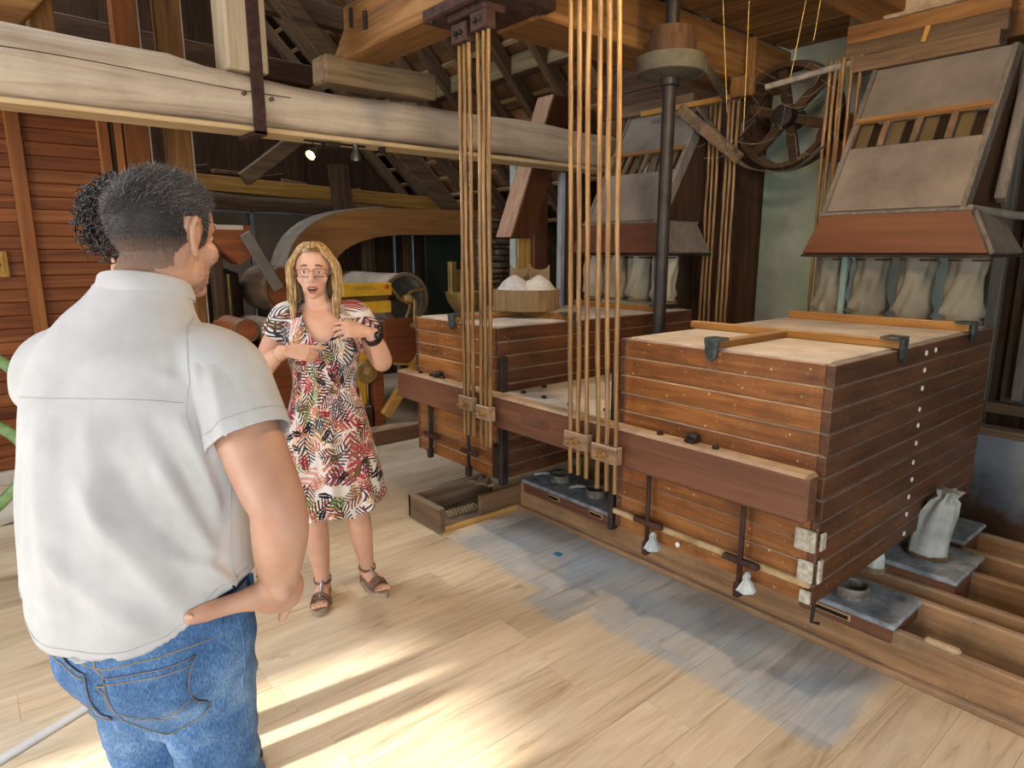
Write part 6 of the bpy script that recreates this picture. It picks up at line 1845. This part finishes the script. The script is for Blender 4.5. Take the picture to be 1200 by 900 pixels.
# watch, bracelet, ring
def band(c, ax, r, w, t, name, mat, par):
    m = T(*c) @ Vector(ax).to_track_quat('Z', 'Y').to_matrix().to_4x4()
    return auto_smooth(MB().lathe([(r, -w / 2), (r + t, -w / 2), (r + t, w / 2), (r, w / 2)], 26, m, closed=True).build(name, mat, par, True, True), 40)
wt = band((-.205, .160, 1.247), (.025, .035, .05), .0295, .024, .006, 'wristwatch', plain('black_rubber', '111112', '1d1d1f', 8, 0.5, bump=0), wom)
auto_smooth(MB().ell((-.222, .192, 1.262), (.017, .008, .017), 10).build('watch_case', plain('watch_black', '0c0c0d', '151517', 8, 0.25, bump=0), wt, True, True))
band((.172, .150, 1.190), (-.04, .03, .03), .0285, .004, .002, 'bracelet', plain('gold_chain', 'b08a42', 'd2b068', 10, 0.3, 0.8, bump=0), wom)
# sandals
M_sole = plain('sandal_sole', '8d7a66', 'a8967f', 10, 0.8)
M_strap = plain('brown_strap', '5d4438', '7a5c4c', 12, 0.6)
M_bead = plain('silver_beads', '8f8f92', 'd0d0d2', 60, 0.3, 0.7, bump=0.4)
for s in (-1, 1):
    a = Vector(legs[s][-1]); t = toes[s]; pr = Vector((t.y, -t.x, 0)); c0 = Vector((a.x, a.y, 0))
    out = []
    for i in range(28):
        th_ = 2 * math.pi * i / 28
        L_ = .062 + .128 * math.cos(th_); Wd_ = (.047 if math.cos(th_) > -.2 else .040) * math.sin(th_)
        out.append(c0 + t * L_ + pr * Wd_)
    so = MB(); n = len(out)
    so.v = [(p.x, p.y, 0.0) for p in out] + [(p.x, p.y, .024) for p in out]
    so.f = [tuple(range(n))[::-1], tuple(range(n, 2 * n))] + [(i, (i + 1) % n, n + (i + 1) % n, n + i) for i in range(n)]
    sd = bpy.data.objects.new('sandal', None); link(sd, wom, True); sd['label'] = 'brown strappy sandal with silver beads'
    auto_smooth(so.build('sole', M_sole, sd, False, True), 40)
    def arch(f0, w_, h_, r_=(.010, .0022), f1=None):
        P = []
        for k_ in range(11):
            q = math.pi * k_ / 10
            ff = f0 if f1 is None else f0 + (f1 - f0) * k_ / 10
            P.append(c0 + t * ff + pr * (w_ * math.cos(q)) + Vector((0, 0, .022 + h_ * math.sin(q) ** .8)))
        auto_smooth(MB().tube(P, [r_] * len(P), 8, ref=tuple(t)).build('strap', M_strap, sd, True, True))
    arch(.115, .043, .038); arch(.138, .042, .030, f1=.118); arch(.09, .042, .050, (.008, .002), .12); arch(.0, .036, .075, (.007, .002))
    bp = [c0 + t * ff + Vector((0, 0, zz)) for ff, zz in ((.03, .098), (.06, .082), (.09, .070), (.12, .060))]
    auto_smooth(MB().tube(bp, [(.008, .004)] * 4, 8, ref=tuple(pr)).build('bead_strap', M_bead, sd, True, True))
    band((c0.x - t.x * .0, c0.y, .088), (t.x * .25, t.y * .25, 1), .0385, .014, .003, 'ankle_strap', M_strap, sd)

# ------------------------------------------------------------------ the bystander hidden behind the man
byst = thing('person', 'person with dark curly hair almost hidden behind the man', 'person', (0.392, 2.020, 0), math.radians(-86))
M_skin3 = skin('light_skin', 'bd8c70', 'cf9f82', 'b57a62')
HB = T(0.0, 0.0, 1.665) @ RZ(math.radians(24))
b = MB()
head(b, HB)
limb(b, [(0, -.01, 1.42), (0, -.01, 1.52), (0, .0, 1.60)], [(.08, .07), (.06, .06), (.056, .06)])
limb(b, [(0, 0, .9), (0, 0, 1.2), (0, 0, 1.40)], [(.12, .09), (.13, .09), (.11, .08)])
for s in (-1, 1):
    limb(b, [(s * .10, 0, 1.40), (s * .17, 0, 1.38), (s * .19, .0, 1.12), (s * .16, .10, .93)], [.05, .046, .038, .028], ref=(0, 1, 0))
    hand(b, frame((s * .16, .10, .93), (-s * .45, .7, -.4), (s * .6, .3, .5)), -s)
    limb(b, [(s * .085, 0, .85), (s * .088, .01, .48), (s * .09, -.02, .08)], [.075, .05, .036])
bb = addmesh(bake(b, 0.006, 4, 'bystander_body'), 'body', M_skin3, byst)
b = MB()
limb(b, [(0, 0, .88), (0, 0, 1.05), (0, 0, 1.22), (0, .0, 1.36), (0, 0, 1.44), (0, .005, 1.485)], [(.155, .12), (.152, .12), (.168, .12), (.165, .11), (.12, .09), (.075, .07)], n=30)
for s in (-1, 1):
    limb(b, [(s * .09, 0, 1.41), (s * .15, 0, 1.39), (s * .182, 0, 1.28), (s * .188, 0, 1.22)], [.06, .066, .058, .060], ref=(0, 1, 0))
addmesh(bake(b, 0.007, 5, 'tshirt'), 'shirt', cloth('dark_blue_cotton', '2a3140', '38414f'), byst)
b = MB()
limb(b, [(0, 0, .98), (0, -.01, .88), (0, 0, .80)], [(.145, .11), (.155, .13), (.14, .11)], n=30)
for s in (-1, 1):
    limb(b, [(s * .08, 0, .86), (s * .088, .01, .6), (s * .09, .01, .48), (s * .092, -.01, .2), (s * .092, -.01, .07)], [(.08, .10), .078, .066, .062, .062])
addmesh(bake(b, 0.007, 5, 'trousers'), 'trousers', cloth('charcoal_twill', '26272b', '34353a'), byst)
for s in (-1, 1):
    sh_ = MB(); limb(sh_, [(s * .095, -.08, .04), (s * .097, -.02, .05), (s * .105, .07, .04), (s * .11, .15, .03)], [(.034, .038), (.038, .045), (.044, .038), (.034, .026)])
    auto_smooth(sh_.build('shoe', plain('black_leather', '1c1a19', '2c2927'), byst, True, True), 80)
ch_ = MB()
for i in range(620):
    a_ = random.uniform(0, 2 * math.pi); e_ = math.asin(random.uniform(-.85, 1))
    dr = Vector((math.cos(e_) * math.cos(a_), math.cos(e_) * math.sin(a_), math.sin(e_)))
    if dr.y > .55 and dr.z < .45: continue
    p0 = Vector((0, -.014, .028)) + Vector((dr.x * .074, dr.y * .094, dr.z * .087))
    if (dr.z < -.05 and dr.y > .1) or (dr.z < -.45 and dr.y > -.35): continue
    rr_ = random.uniform(.006, .012); ln_ = random.uniform(.022, .050); tw = random.choice((-1, 1))
    u_ = dr.orthogonal().normalized(); w_ = dr.cross(u_); ph = random.uniform(0, 6.28)
    P = [HB @ (p0 + dr * (ln_ * t / 12) + Vector((0, 0, -.02)) * (t / 12) ** 2 + (u_ * math.cos(ph + tw * t * .95) + w_ * math.sin(ph + tw * t * .95)) * rr_ * min(1, t / 3)) for t in range(13)]
    sub = MB().tube(P, [.0030 - .0015 * t / 12 for t in range(13)], 5); ch_.add(sub.v, sub.f)
hc = MB().ell((0, -.018, .032), (.0795, .099, .0905), 16, HB)
inv_ = HB.inverted()
keep = []
for f in hc.f:
    c = sum((inv_ @ Vector(hc.v[i]) for i in f), Vector()) / len(f)
    if c.z > .055 or (c.y < .01 and c.z > -.05) or (c.y < -.05 and c.z > -.075): keep.append(f)
hc.f = keep
auto_smooth(hc.build('hair_cap', hair_mat('dark_roots', '120f10', '1f1a19', '2d2624', 150), byst, True, True), 180)
o = auto_smooth(ch_.build('curly_hair', hair_mat('dark_curls', '151113', '29211f', '4a403c', 150), byst, True, True), 180); o['kind'] = 'stuff'
face_bits(HB, byst, '2c1c10', MATS.get('x') or hair_mat('dark_brow', '151113', '29211f', '3a302c'))
